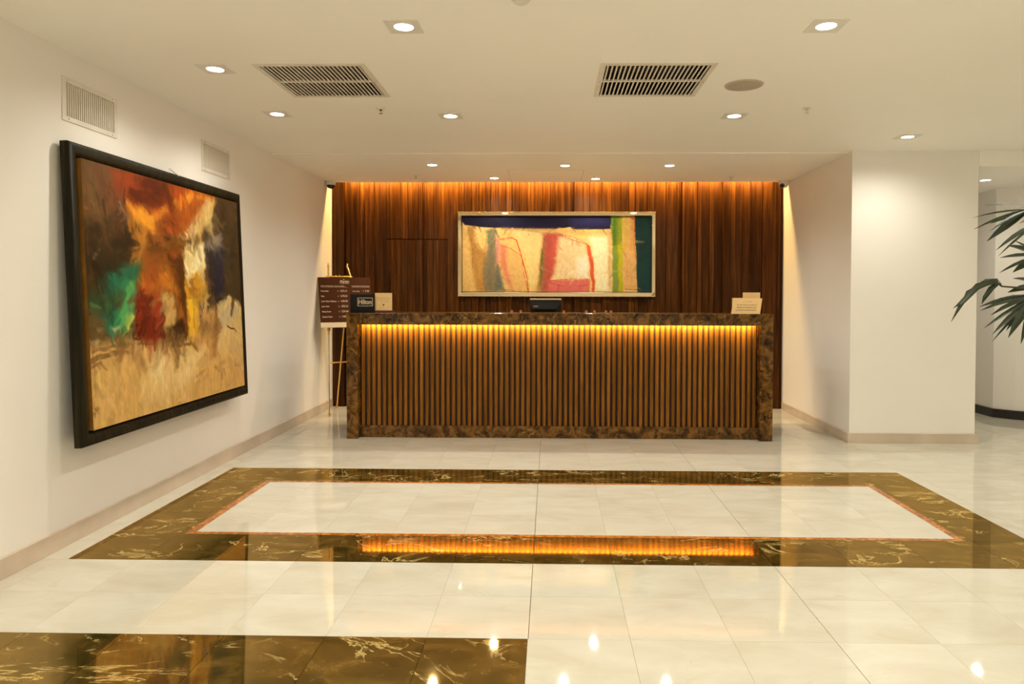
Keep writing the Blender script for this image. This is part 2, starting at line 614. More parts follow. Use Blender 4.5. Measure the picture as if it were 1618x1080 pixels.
# ------------------------------------------------------------------ panelled wall behind the desk
wall_back = struct(MB().box(XL - 0.1, XPL + 0.1, YB + 0.03, YB + 0.20, 0, ZC + 0.30).build('wall_back', M_WOODBK),
                   'dark walnut panelled wall of uneven upright boards behind the desk')
DOORX = (-1.936, -1.207)
DOORZ = 1.981
EDGES = [-2.584, -2.538, -2.433, -2.365, -2.244, -2.184, -2.078, -1.936, -1.883, -1.763, -1.68, -1.575, -1.507, -1.455,
         -1.372, -1.32, -1.207, -1.072, -1.005, -0.93, -0.84, -0.758, -0.698, -0.609, -0.519, -0.452, -0.362, -0.273, -0.183,
         -0.094, -0.004, 0.055, 0.167, 0.278, 0.39, 0.464, 0.605, 0.717, 0.828, 0.917, 0.991, 1.039, 1.139, 1.221, 1.351,
         1.487, 1.539, 1.613, 1.723, 1.76, 1.853, 1.908, 2.008, 2.107, 2.217, 2.335, 2.399, 2.472, 2.581, 2.636, 2.688, 2.72]
door = struct(MB().box(DOORX[0] + 0.004, DOORX[1] - 0.004, YB + 0.012, YB + 0.03, 0, DOORZ - 0.004).build('door_1', M_WOODBK),
              'concealed walnut door flush with the panelled wall')
rs = random.Random(4)
for i in range(len(EDGES) - 1):
    a, c = EDGES[i], EDGES[i + 1]
    w = c - a
    d0 = rs.choice([-0.012, 0.0, 0.006, 0.016, 0.026])           # how far the board stands proud
    sl = rs.uniform(-0.018, 0.018)
    narrow = w < 0.06
    if narrow and rs.random() < 0.6:
        d0 = -0.014
    fl, fr_ = d0 + max(0, sl) + 0.012, d0 + max(0, -sl) + 0.012
    # each board carries one to three uneven ribs across its face
    nr = 1 if w < 0.05 else rs.choice([1, 2, 2, 3])
    cuts = sorted([0.0, 1.0] + [(k + 1 + rs.uniform(-0.25, 0.25)) / nr for k in range(nr - 1)])
    face = []
    for k in range(len(cuts) - 1):
        t0, t1 = cuts[k], cuts[k + 1]
        lift = rs.choice([0.0, 0.004, 0.009, 0.013]) if nr > 1 else 0.0
        for t in (t0, t1):
            face.append((-w / 2 + 0.0015 + (w - 0.003) * min(max(t + (0.004 if t == t0 else -0.004), 0), 1), -(fl + (fr_ - fl) * t) - lift))
    sect = [(w / 2 - 0.0015, 0.03), (-w / 2 + 0.0015, 0.03)][::-1] + face[::-1]
    inside = a > DOORX[0] - 0.01 and c < DOORX[1] + 0.01
    z0 = 0.0
    if inside:
        lower = MB().prism(sect, 0.004, DOORZ - 0.005).build('door_board', M_WOODW, door, loc=((a + c) / 2, YB, 0))
        z0 = DOORZ + 0.005
    MB().prism(sect, 0, ZC + 0.08 - z0).build('panel_board', M_WOODW, wall_back, loc=((a + c) / 2, YB, z0))

# light cove between the ceiling edge and the boards
cove = struct(MB().box(XL, XPL, YC - 0.10, YB + 0.03, ZC + 0.16, ZC + 0.20).box(XL, XPL, YC - 0.10, YC - 0.06, ZC + 0.1, ZC + 0.16)
              .build('trim_1', M_TRIM), 'light cove above the panelled wall')
MB().box(XL + 0.03, XPL - 0.03, YC + 0.02, YC + 0.040, ZC + 0.080, ZC + 0.090).build('led_strip', M_STRIP, cove)
ld = bpy.data.lights.new('cove_light', 'AREA')
ld.shape = 'RECTANGLE'
ld.size, ld.size_y = 4.92, 0.02
ld.energy = COVE_W
ld.color = STRIP_COL
lo_ = bpy.data.objects.new('cove_light', ld)
COL.objects.link(lo_)
lo_.location = ((XL + XPL) / 2, YC + 0.030, ZC + 0.075)
lo_.rotation_euler = (math.radians(24), 0, 0)
lo_.parent = cove

# ------------------------------------------------------------------ reception desk
desk = thing('reception_desk', 'long reception desk in brown marble with a glowing front of upright walnut slats', 'desk', (0, 0, 0))
TH = 0.108
for x0, x1 in ((XD0, XD0 + 0.104), (XD1 - 0.116, XD1)):
    MB().box(x0, x1, YD, YD + 0.80, 0, ZD - 0.022).build('side_panel', M_BROWN, desk, bevel=0.003)
XI0, XI1 = XD0 + 0.104, XD1 - 0.116
MB().box(XD0, XD1, YD, YD + 0.42, ZD - 0.022, ZD).build('counter_top', M_BROWN, desk, bevel=0.003)
MB().box(XI0, XI1, YD, YD + 0.03, ZD - TH, ZD - 0.022).build('fascia', M_BROWN, desk)
MB().box(XI0, XI1, YD + 0.075, YD + 0.16, 0, 0.112).build('plinth', M_BROWN, desk, bevel=0.002)
MB().box(XI0, XI1, YD + 0.120, YD + 0.155, 0.112, ZD - 0.022).build('backing_panel', M_WOODBK, desk)
NS = 74
pit = (XI1 - XI0) / NS
hw = pit * 0.31
slat_me = MB().prism([(-hw, 0.026), (hw, 0.026), (hw, 0.004), (hw - 0.004, 0.0), (-hw + 0.004, 0.0), (-hw, 0.004)], 0.112, ZD - 0.030).mesh('slat', M_WOODD)
for k in range(NS):
    xk = XI0 + pit * (k + 0.5)
    link('slat', slat_me, desk, loc=(xk, YD + 0.094, 0))
MB().box(XI0 + 0.02, XI1 - 0.02, YD + 0.034, YD + 0.05, ZD - 0.034, ZD - 0.024).build('led_strip', M_STRIP, desk)
ld = bpy.data.lights.new('desk_light', 'AREA')
ld.shape = 'RECTANGLE'
ld.size, ld.size_y = XI1 - XI0 - 0.06, 0.014
ld.energy = DESK_W
ld.color = (1.0, 0.64, 0.19)
lo_ = bpy.data.objects.new('desk_light', ld)
COL.objects.link(lo_)
lo_.location = ((XI0 + XI1) / 2, YD + 0.050, ZD - 0.040)
lo_.rotation_euler = (math.radians(44), 0, 0)
ld.spread = math.radians(84)
lo_.parent = desk
MB().box(XI0, XI1, YD + 0.155, YD + 0.80, 0.735, 0.765).build('work_surface', M_WOODD, desk)
MB().box(XI0, XI1, YD + 0.155, YD + 0.42, 0.765, 0.79).box(XI0, XI1, YD + 0.39, YD + 0.42, 0.79, ZD - 0.022).build('inner_ledge', M_WOODD, desk)
MB().box(0.045, 0.055, YD + 0.088, YD + 0.092, ZD - 0.145, ZD - 0.125).build('lock', M_STEEL, desk)

# ------------------------------------------------------------------ things on and behind the counter
mon = thing('monitor', 'black computer monitor seen from behind, tilted back behind the counter', 'monitor', (-0.045, YD + 0.62, 0.765))
MB().lathe([(0.10, 0), (0.10, 0.012), (0.03, 0.02), (0.0, 0.02)], 24).build('base', M_BLACK, mon, smooth=True)
MB().box(-0.025, 0.025, -0.012, 0.012, 0.018, 0.33).build('neck', M_BLACK, mon, bevel=0.003)
TM = Matrix.Translation((0, 0.0, 0.40)) @ Matrix.Rotation(math.radians(14), 4, 'X')
body = MB().box(-0.155, 0.155, 0.0, 0.03, -0.105, 0.125)
body.add([(-0.155, 0, 0.118), (0.155, 0, 0.118), (0.11, -0.05, 0.04), (-0.13, -0.05, 0.04), (-0.155, 0, -0.10), (0.155, 0, -0.10), (0.11, -0.05, -0.07), (-0.13, -0.05, -0.07)],
         [(0, 1, 2, 3), (3, 2, 6, 7), (7, 6, 5, 4), (0, 3, 7, 4), (1, 5, 6, 2)])
body.v = [tuple(TM @ Vector(p)) for p in body.v]
body.build('rear_shell', M_BLACK, mon)
ed = MB().box(-0.157, 0.157, -0.004, 0.034, 0.117, 0.126)
ed.v = [tuple(TM @ Vector(p)) for p in ed.v]
ed.build('bezel', plain('tan_bezel', (0.24, 0.18, 0.11), 0.4), mon)  # top edge in a lighter tan than the shell
sc_ = MB().box(-0.145, 0.145, 0.0305, 0.032, -0.095, 0.112)
sc_.v = [tuple(TM @ Vector(p)) for p in sc_.v]
sc_.build('screen', M_BLACKGL, mon)
bd = MB().box(-0.12, -0.075, -0.045, -0.043, 0.060, 0.068)
bd.v = [tuple(TM @ Vector((p[0], p[1] + 0.008, p[2]))) for p in bd.v]
bd.build('badge', M_LETTER, mon)
for k in range(3):
    g = MB().box(-0.11, 0.09, -0.054, -0.050, -0.045 + 0.03 * k, -0.033 + 0.03 * k)
    g.v = [tuple(TM @ Vector(p)) for p in g.v]
    g.build('vent_rib', M_BLACKGL, mon)

# black sign with a framed name
hs = thing('table_sign', 'black tabletop sign reading Hilton Honors in a pale outlined box', 'sign', (-1.752, YD + 0.085, ZD))
MB().box(-0.112, 0.112, 0, 0.014, 0, 0.172).build('panel', M_BLACK, hs, bevel=0.001)
MB().box(-0.10, 0.10, 0.014, 0.06, 0, 0.006).build('foot', M_BLACK, hs)
MB().frame(0.142, 0.078, [(0, -0.0012), (0, 0.0), (0.0045, 0.0), (0.0045, -0.0012)]).build('outline', M_LETTER, hs, loc=(0.027, 0, 0.100))
text_mesh('lettering', 'Hilton', 0.062, M_LETTER, hs, Matrix.Translation((0.027, -0.0014, 0.080)) @ FACE_Y, 'CENTER', 0.80, bold=0.0012)
MB().box(-0.014, 0.068, -0.0013, 0.0, 0.058, 0.066).build('outline_break', M_BLACK, hs)
text_mesh('lettering', 'HONORS', 0.0165, M_LETTER, hs, Matrix.Translation((0.027, -0.0016, 0.056)) @ FACE_Y, 'CENTER', 1.1)

# cream notice on a dark foot
nc = thing('notice_card', 'small square cream notice card standing on a dark wooden foot', 'card', (-1.562, YD + 0.125, ZD))
MB().box(-0.086, 0.090, -0.018, 0.024, 0, 0.020).build('foot', M_RED, nc, bevel=0.001)
MB().box(-0.080, 0.080, 0.0, 0.005, 0.020, 0.184).build('card', M_CARD, nc)
for z, w in ((0.136, 0.066), (0.117, 0.058), (0.099, 0.024)):
    MB().box(-w, w if w > 0.03 else -0.006, -0.0008, 0, z - 0.0022, z + 0.0022).build('printed_line', M_FADED, nc)
MB().box(0.012, 0.05, -0.0008, 0, 0.0968, 0.1012).build('printed_line', M_FADED, nc)
MB().lathe([(0.0, -0.0008), (0.008, -0.0008), (0.008, 0.0)], 12).build('emblem', M_RED, nc, loc=(0, 0, 0.073)).rotation_euler = (PI / 2, 0, 0)

# notices at the right end of the counter
tn = thing('tent_notice', 'cream folded notice with printed brown lines leaning back on right counter end', 'card', (1.792, YD + 0.045, ZD))
LT = Matrix.Translation((0, 0, 0)) @ Matrix.Rotation(math.radians(-18), 4, 'X')
SH = Matrix(((1, 0, 0.22, 0), (0, 1, 0, 0), (0, 0, 1, 0), (0, 0, 0, 1)))
pn = MB().box(-0.132, 0.132, 0, 0.003, 0.0, 0.150)
pn.v = [tuple(LT @ SH @ Vector(p)) for p in pn.v]
pn.build('front_leaf', M_CARD, tn)
bk = MB().box(-0.10, 0.10, 0.09, 0.093, 0.0, 0.145)
bk.build('rear_leaf', M_CARD, tn)
for ln, z, s in (('N\u00b0 417/MM', 0.108, 0.022), ('En este hotel y en todo el', 0.080, 0.021), ('distrito de Miraflores est\u00e1', 0.055, 0.021), ('prohibida la discriminaci\u00f3n', 0.030, 0.021)):
    text_mesh('printed_line', ln, s, M_INK if z < 0.1 else M_FADED, tn, LT @ SH @ Matrix.Translation((0, -0.001, z)) @ FACE_Y, 'CENTER', 0.82)
kc = thing('card_stand', 'plain cream card in a dark stand behind the folded notice', 'card', (1.880, YD + 0.17, ZD))
MB().box(-0.08, 0.088, -0.02, 0.03, 0, 0.030).build('foot', M_BLACK, kc)
MB().box(-0.080, 0.080, 0.0, 0.004, 0.030, 0.196).build('card', M_CARD, kc)

for i, x in enumerate((-0.372, -0.286, 0.135, 0.351, 0.431, 0.542, 0.591)):
    o = thing('paper_tab', 'tiny pink paper tab standing on the rear edge of the counter', 'tab', (x, YD + 0.395, ZD), group='pink tabs along the counter edge')
    MB().box(-0.0115, 0.0115, 0, 0.001, 0, 0.020).build('upright', M_PINK, o)
    MB().box(-0.0115, 0.0115, 0.001, 0.018, 0, 0.001).build('foot', M_PINK, o)

# ------------------------------------------------------------------ price board on its easel
AZ = math.radians(28)
es = thing('display_easel', 'brass tripod easel holding the price board beside the desk', 'easel', (0, 0, 0))
TL_, TR_ = Vector((-2.50, 7.80, 1.65)), Vector((-2.315, 7.905, 1.65))
FL_, FR_ = Vector((-2.40, 7.50, 0.0)), Vector((-1.70, 7.70, 0.0))


def leg_at(t, f, z):
    return f + (t - f) * (z / t.z)


MB().tube([FL_ + Vector((0, 0, 0.012)), leg_at(TL_, FL_, 0.9)], 0.007, 10).build('lower_leg', M_STEEL, es, smooth=True)
MB().tube([leg_at(TL_, FL_, 0.88), TL_], 0.0095, 10).build('upper_leg', M_BRASS, es, smooth=True)
MB().tube([FR_ + Vector((0, 0, 0.012)), leg_at(TR_, FR_, 0.9)], 0.007, 10).build('lower_leg', M_STEEL, es, smooth=True)
MB().tube([leg_at(TR_, FR_, 0.88), TR_], 0.0095, 10).build('upper_leg', M_BRASS, es, smooth=True)
BK0, BK1 = Vector((-2.30, 7.84, 1.35)), Vector((-2.50, 8.10, 0.0))
MB().tube([BK0, BK1 + Vector((0, 0, 0.012))], 0.0095, 10).build('rear_leg', M_BRASS, es, smooth=True)
for p in (FL_, FR_, BK1):
    MB().lathe([(0.0, 0), (0.010, 0.0), (0.013, 0.012), (0.012, 0.03), (0.007, 0.04), (0.0, 0.04)], 12, p).build('foot', M_BRASS, es, smooth=True)
for t in (TL_, TR_):
    MB().lathe([(0.0, -0.02), (0.012, -0.015), (0.013, 0.0), (0.008, 0.015), (0.006, 0.03), (0.0, 0.036)], 12, t).build('finial', M_BRASS, es, smooth=True)
c0, c1 = leg_at(TL_, FL_, 1.53), leg_at(TR_, FR_, 1.53)
MB().tube([c0 + (c0 - c1) * 0.12, c0, c0 + (c1 - c0) * 0.2, c0 + (c1 - c0) * 0.5, c0 + (c1 - c0) * 0.8, c1, c1 + (c1 - c0) * 0.08], [0.004, 0.007, 0.010, 0.008, 0.010, 0.007, 0.004], 10).build('crossbar', M_BRASS, es, smooth=True)
MB().lathe([(0.0, -0.022), (0.008, -0.018), (0.006, 0.0), (0.008, 0.018), (0.0, 0.024)], 10, (c0 + c1) / 2).build('knob', M_BRASS, es, smooth=True)
c0, c1 = leg_at(TL_, FL_, 0.575), leg_at(TR_, FR_, 0.60)
MB().tube([c0, c1], 0.0075, 10).build('crossbar', M_BRASS, es, smooth=True)
MB().lathe([(0.0, -0.026), (0.016, -0.02), (0.018, 0.0), (0.012, 0.014), (0.0, 0.016)], 12, leg_at(TL_, FL_, 0.945)).build('knob', M_BRASS, es, smooth=True)

bo = thing('price_board', 'dark brown price board with pale lettering leaning on the brass easel', 'board', (-2.243, 7.66, 0.962), (math.radians(-18), 0, AZ))
BW, BH = 0.575, 0.585
MB().box(-BW / 2, BW / 2, -0.010, 0.0, 0.055, BH).build('panel', M_BOARD, bo, bevel=0.001)
tray = MB().box(-BW / 2, BW / 2, -0.030, -0.010, 0.0, 0.055).build('ledge', plain('pale_acrylic', (0.72, 0.60, 0.42), 0.2), bo)


def bt(body, x, z, size, align='LEFT', sx=1.0, mat=M_LETTER, bold=0.0):
    text_mesh('lettering', body, size, mat, bo, Matrix.Translation((x, -0.0108, z)) @ FACE_Y, align, sx, bold=bold)


bt('El', -0.005, BH - 0.035, 0.022, 'CENTER')
bt('Pardo', 0.0, BH - 0.063, 0.040, 'CENTER', 0.9, bold=0.0008)
MB().box(-0.045, 0.045, -0.0108, -0.010, BH - 0.074, BH - 0.0715).build('logo_rule', M_LETTER, bo)
arc = [(-0.05 + 0.004 * math.sin(k), -0.0105, BH - 0.066 + 0.011 * math.cos(k)) for k in (0.2, 0.8, 1.6, 2.4, 2.9)]
MB().tube([(-0.036, -0.0105, BH - 0.034), (-0.052, -0.0105, BH - 0.046), (-0.055, -0.0105, BH - 0.058), (-0.046, -0.0105, BH - 0.068)], 0.0013, 6).build('logo_arc', M_LETTER, bo)
MB().tube([(0.036, -0.0105, BH - 0.036), (0.052, -0.0105, BH - 0.046), (0.055, -0.0105, BH - 0.058), (0.046, -0.0105, BH - 0.068)], 0.0013, 6).build('logo_arc', M_LETTER, bo)
bt('Tarifas de Habitaciones / Guestroom Rates', -0.265, BH - 0.110, 0.0225, sx=0.66)
bt('Cambio D\u00f3lares / Dollars Exchange', 0.075, BH - 0.110, 0.0225, sx=0.62)
MB().box(-0.265, 0.022, -0.0106, -0.010, BH - 0.1165, BH - 0.1150).build('rule', M_LETTER, bo)
MB().box(0.075, 0.272, -0.0106, -0.010, BH - 0.1165, BH - 0.1150).build('rule', M_LETTER, bo)
rows = [('Prince Suite', 'S/', '1673.10'), ('Suite', 'S/', '1478.50'), ('Junior Suite w/ Balcony', 'S/', '1600.00'), ('Junior Suite', 'S/', '1305.10'),
        ('Deluxe Room', 'S/', '1200.00'), ('Superior Room', 'S/', '1100.00')]
for k, (a, c, p) in enumerate(rows):
    z = BH - 0.170 - 0.0595 * k
    bt(a, -0.265, z, 0.024, sx=0.72, bold=0.0004)
    bt(c, -0.085, z, 0.021, sx=0.8)
    bt(p, -0.058, z - 0.002, 0.034, sx=0.72)
bt('Compra / Buy', 0.078, BH - 0.170, 0.022, sx=0.66)
bt('S/', 0.198, BH - 0.170, 0.021, sx=0.8)
bt('3.30', 0.222, BH - 0.172, 0.034, sx=0.8)

# ------------------------------------------------------------------ paintings
ART_LARGE = [
('p',[(-0.033,-0.034),(1.086,-0.051),(1.049,1.095),(-0.044,1.037)],(100,70,38),1,0.01),
('p',[(0.709,0.001),(1.084,-0.017),(1.045,0.647),(0.825,0.557),(0.74,0.296)],(72,56,34),1,0.03),
('p',[(0.883,0.016),(0.965,0.011),(0.963,0.444),(0.873,0.414)],(92,72,46),0.7,0.03),
('p',[(-0.01,-0.008),(0.214,-0.005),(0.24,0.222),(-0.006,0.274)],(112,78,46),1,0.04),
('p',[(-0.011,0.242),(0.18,0.175),(0.245,0.221),(0.227,0.358),(0.113,0.436),(-0.016,0.55)],(48,36,20),0.95,0.03),
('p',[(0.068,0.243),(0.141,0.199),(0.119,0.342),(0.033,0.371)],(66,50,30),0.7,0.03),
('p',[(0.138,0.006),(0.311,-0.002),(0.782,-0.005),(0.676,0.168),(0.349,0.234),(0.236,0.161),(0.171,0.076)],(150,58,18),1,0.03),
('p',[(0.293,0.021),(0.475,-0.01),(0.412,0.095),(0.302,0.145),(0.214,0.116)],(88,34,14),0.9,0.03),
('p',[(0.106,0.065),(0.226,0.053),(0.214,0.116),(0.145,0.139)],(125,62,36),0.7,0.04),
('p',[(0.455,-0.006),(0.71,-0.007),(0.552,0.05),(0.43,0.098)],(190,80,22),0.8,0.03),
('p',[(0.215,0.113),(0.354,0.153),(0.574,0.028),(0.781,0.006),(0.487,0.116),(0.358,0.233),(0.274,0.203),(0.232,0.174)],(240,158,48),1,0.02),
('p',[(0.38,0.165),(0.53,0.082),(0.719,0.032),(0.677,0.153),(0.531,0.231),(0.367,0.235)],(168,84,30),0.9,0.025),
('p',[(0.398,0.176),(0.487,0.116),(0.524,0.187),(0.423,0.226)],(130,58,24),0.6,0.03),
('p',[(0.786,0.014),(0.77,0.111),(0.675,0.201),(0.541,0.244),(0.505,0.231),(0.632,0.159),(0.699,0.091),(0.72,0.029)],(226,190,118),0.95,0.015),
('p',[(0.543,0.198),(0.656,0.127),(0.63,0.196),(0.541,0.234)],(245,215,150),0.8,0.02),
('p',[(0.24,0.222),(0.349,0.234),(0.561,0.253),(0.545,0.537),(0.39,0.468),(0.225,0.488),(0.209,0.347)],(132,76,26),1,0.02),
('p',[(0.239,0.24),(0.316,0.206),(0.329,0.275),(0.288,0.393),(0.207,0.384)],(196,128,46),0.9,0.02),
('p',[(0.347,0.273),(0.419,0.293),(0.374,0.428),(0.303,0.43)],(105,60,22),0.7,0.03),
('p',[(0.423,0.295),(0.552,0.275),(0.546,0.594),(0.452,0.549)],(88,46,14),1,0.012),
('p',[(0.427,0.319),(0.543,0.283),(0.474,0.343)],(190,90,40),0.8,0.012),
('p',[(0.55,0.265),(0.695,0.24),(0.699,0.374),(0.616,0.429),(0.546,0.412)],(255,228,155),1,0.012),
('p',[(0.567,0.337),(0.691,0.315),(0.663,0.39),(0.574,0.408)],(255,240,185),0.8,0.03),
('p',[(0.546,0.409),(0.668,0.39),(0.667,0.531),(0.545,0.53)],(214,150,40),1,0.012),
('p',[(0.545,0.525),(0.638,0.521),(0.64,0.716),(0.56,0.709)],(246,192,52),1,0.008),
('p',[(0.655,0.376),(0.731,0.448),(0.759,0.602),(0.673,0.629),(0.647,0.509)],(220,180,105),0.9,0.02),
('p',[(0.694,0.27),(0.835,0.211),(0.859,0.51),(0.726,0.528)],(48,42,44),0.95,0.02),
('p',[(0.789,0.293),(0.841,0.281),(0.844,0.51),(0.789,0.513)],(34,34,66),0.8,0.02),
('p',[(0.734,0.194),(0.847,0.182),(0.832,0.258),(0.705,0.272)],(140,128,116),0.85,0.025),
('p',[(0.7,0.165),(0.774,0.126),(0.745,0.205),(0.691,0.24)],(84,66,44),0.8,0.02),
('p',[(0.007,0.506),(0.13,0.4),(0.276,0.368),(0.231,0.457),(0.216,0.618),(0.115,0.653),(0.046,0.621)],(32,108,78),1,0.025),
('p',[(0.014,0.484),(0.099,0.436),(0.105,0.577),(0.014,0.596)],(52,72,42),0.8,0.03),
('p',[(0.149,0.483),(0.224,0.47),(0.212,0.624),(0.134,0.631)],(84,168,96),0.9,0.025),
('p',[(0.177,0.582),(0.218,0.571),(0.215,0.625),(0.169,0.628)],(196,196,86),0.9,0.015),
('p',[(0.004,0.562),(0.05,0.552),(0.083,0.717),(-0.002,0.713)],(98,80,48),0.9,0.025),
('p',[(0.219,0.507),(0.284,0.472),(0.382,0.481),(0.404,0.685),(0.253,0.704),(0.212,0.618)],(116,38,20),1,0.012),
('p',[(0.265,0.507),(0.307,0.507),(0.292,0.674),(0.255,0.671)],(84,28,16),0.7,0.015),
('p',[(0.343,0.492),(0.378,0.492),(0.386,0.614),(0.349,0.619)],(156,36,22),0.85,0.012),
('p',[(0.26,0.438),(0.395,0.385),(0.479,0.425),(0.515,0.515),(0.389,0.488),(0.283,0.488)],(214,128,40),0.85,0.03),
('p',[(0.286,0.431),(0.357,0.403),(0.373,0.455),(0.301,0.469)],(170,60,26),0.6,0.03),
('p',[(0.385,0.488),(0.455,0.508),(0.48,0.654),(0.408,0.675)],(208,166,96),1,0.012),
('p',[(0.465,0.508),(0.543,0.565),(0.539,0.636),(0.482,0.619)],(168,96,30),0.9,0.015),
('p',[(0.421,0.654),(0.523,0.621),(0.545,0.715),(0.438,0.694)],(52,32,14),1,0.01),
('p',[(-0.012,0.701),(0.191,0.666),(0.452,0.722),(0.668,0.703),(1.042,0.698),(1.052,1.043),(-0.017,1.022)],(222,176,102),1,0.025),
('p',[(0.786,0.572),(0.895,0.51),(1.025,0.578),(1.027,0.85),(0.762,0.757)],(226,190,122),1,0.015),
('p',[(0.804,0.557),(0.968,0.552),(0.9,0.656),(0.792,0.674)],(202,182,142),0.9,0.02),
('p',[(0.268,0.743),(0.511,0.762),(0.541,0.966),(0.256,0.952)],(242,206,138),0.8,0.05),
('p',[(0.322,0.716),(0.393,0.749),(0.367,0.867),(0.305,0.844)],(252,222,160),0.9,0.025),
('p',[(0.49,0.774),(0.618,0.78),(0.589,0.902),(0.481,0.913)],(246,212,146),0.8,0.03),
('p',[(0.631,0.553),(0.784,0.603),(0.736,0.785),(0.596,0.771)],(196,148,84),0.7,0.03),
('s',[(-0.004,0.747),(0.082,0.731),(0.206,0.732)],0.022,(116,80,44),0.7),
('s',[(-0.005,0.766),(0.052,0.762)],0.012,(120,84,48),0.6),
('s',[(0.014,0.712),(0.189,0.693),(0.322,0.705)],0.014,(150,112,66),0.8),
('s',[(0.187,0.721),(0.271,0.685),(0.377,0.701),(0.536,0.693)],0.014,(150,108,62),0.6),
('s',[(0.434,0.699),(0.471,0.744),(0.554,0.738)],0.012,(110,78,42),0.7),
('s',[(0.566,0.731),(0.63,0.767)],0.018,(96,66,36),0.8),
('s',[(0.859,0.662),(0.926,0.682),(1.004,0.729)],0.008,(80,50,28),0.8),
('s',[(0.858,0.67),(0.773,0.789)],0.02,(236,204,140),0.8),
('s',[(0.165,0.842),(0.108,0.91),(0.059,1.007)],0.03,(192,142,76),0.8),
('s',[(0.003,0.947),(0.028,0.929)],0.015,(130,92,50),0.7),
('s',[(0.662,0.808),(0.584,0.974)],0.02,(196,150,86),0.6),
('s',[(0.744,0.856),(0.806,0.888)],0.025,(184,140,84),0.9),
('s',[(0.914,0.887),(0.971,0.886)],0.025,(184,140,84),0.9),
('s',[(0.793,0.886),(0.798,0.934)],0.02,(184,140,84),0.9),
('s',[(0.193,0.617),(0.258,0.621)],0.01,(44,26,14),1),
('s',[(0.217,0.625),(0.219,0.669),(0.252,0.677),(0.254,0.633)],0.007,(60,36,20),1),
('s',[(0.23,0.682),(0.221,0.756)],0.014,(220,180,110),0.8),
('s',[(0.654,0.553),(0.67,0.599),(0.65,0.616)],0.008,(70,70,90),1),
('s',[(0.67,0.509),(0.676,0.569)],0.012,(90,100,140),0.9),
('s',[(0.564,0.58),(0.563,0.666)],0.01,(206,140,40),0.9),
('s',[(0.603,0.574),(0.606,0.684)],0.01,(206,140,40),0.9),
('s',[(0.55,0.452),(0.616,0.429)],0.008,(110,70,30),0.8),
('s',[(0.206,0.069),(0.218,0.188)],0.01,(80,46,24),0.8),
('s',[(0.183,0.133),(0.21,0.201)],0.018,(140,130,120),0.6),
('s',[(0.063,0.335),(0.047,0.37)],0.014,(150,140,120),0.7),
('s',[(0.08,0.276),(0.064,0.312)],0.008,(150,140,120),0.7),
('s',[(0.018,0.405),(0.002,0.461)],0.012,(80,60,36),0.7),
('s',[(0.828,0.51),(0.908,0.518),(0.966,0.577)],0.012,(240,220,170),0.8),
('s',[(0.83,0.478),(0.787,0.556)],0.012,(40,44,90),0.8),
('p',[(0.626,0.254),(0.695,0.243),(0.686,0.315),(0.649,0.332)],(255,240,190),0.8,0.02),
('p',[(0.699,0.374),(0.735,0.372),(0.743,0.571),(0.704,0.588)],(42,30,20),0.8,0.015),
('p',[(0.533,0.382),(0.55,0.381),(0.546,0.508),(0.53,0.508)],(60,34,14),0.7,0.01),
('p',[(0.331,0.243),(0.375,0.26),(0.288,0.393),(0.263,0.394)],(96,54,22),0.6,0.02),
('p',[(0.292,0.329),(0.407,0.347),(0.394,0.401),(0.288,0.393)],(170,92,32),0.6,0.03),
('p',[(0.059,0.403),(0.109,0.383),(0.089,0.483),(0.039,0.506)],(38,40,26),0.8,0.03),
('p',[(0.124,0.507),(0.162,0.489),(0.154,0.543),(0.118,0.554)],(70,46,24),0.7,0.012),
('p',[(0.187,0.452),(0.223,0.439),(0.221,0.476),(0.185,0.489)],(120,196,90),0.7,0.015),
('p',[(0.77,0.633),(0.81,0.635),(0.759,0.819),(0.719,0.814)],(150,100,52),0.7,0.015),
('p',[(0.896,0.721),(0.994,0.745),(0.993,0.914),(0.887,0.867)],(214,176,116),0.8,0.03),
('p',[(0.049,0.806),(0.152,0.797),(0.097,0.98),(0.012,0.983)],(232,190,118),0.6,0.06),
('p',[(0.441,0.92),(0.587,0.931),(0.516,1.033),(0.416,1.012)],(206,158,88),0.5,0.05),
('p',[(0.136,0.674),(0.167,0.664),(0.189,0.703),(0.149,0.724)],(120,78,44),0.8,0.015),
('p',[(0.033,0.608),(0.075,0.599),(0.057,0.668),(0.015,0.687)],(150,124,84),0.7,0.02),
('p',[(0.11,0.624),(0.155,0.621),(0.123,0.643)],(226,208,150),0.8,0.01),
('p',[(0.002,0.68),(0.043,0.676),(0.028,0.697)],(220,196,140),0.8,0.01),
('p',[(0.916,0.139),(0.958,0.134),(0.957,0.444),(0.912,0.445)],(58,44,28),0.6,0.02),
('p',[(0.843,0.023),(0.896,0.022),(0.9,0.189),(0.847,0.178)],(54,42,26),0.6,0.02),
('s',[(0.015,0.007),(0.019,0.506),(0.013,0.961)],0.008,(120,80,36),0.4),
]
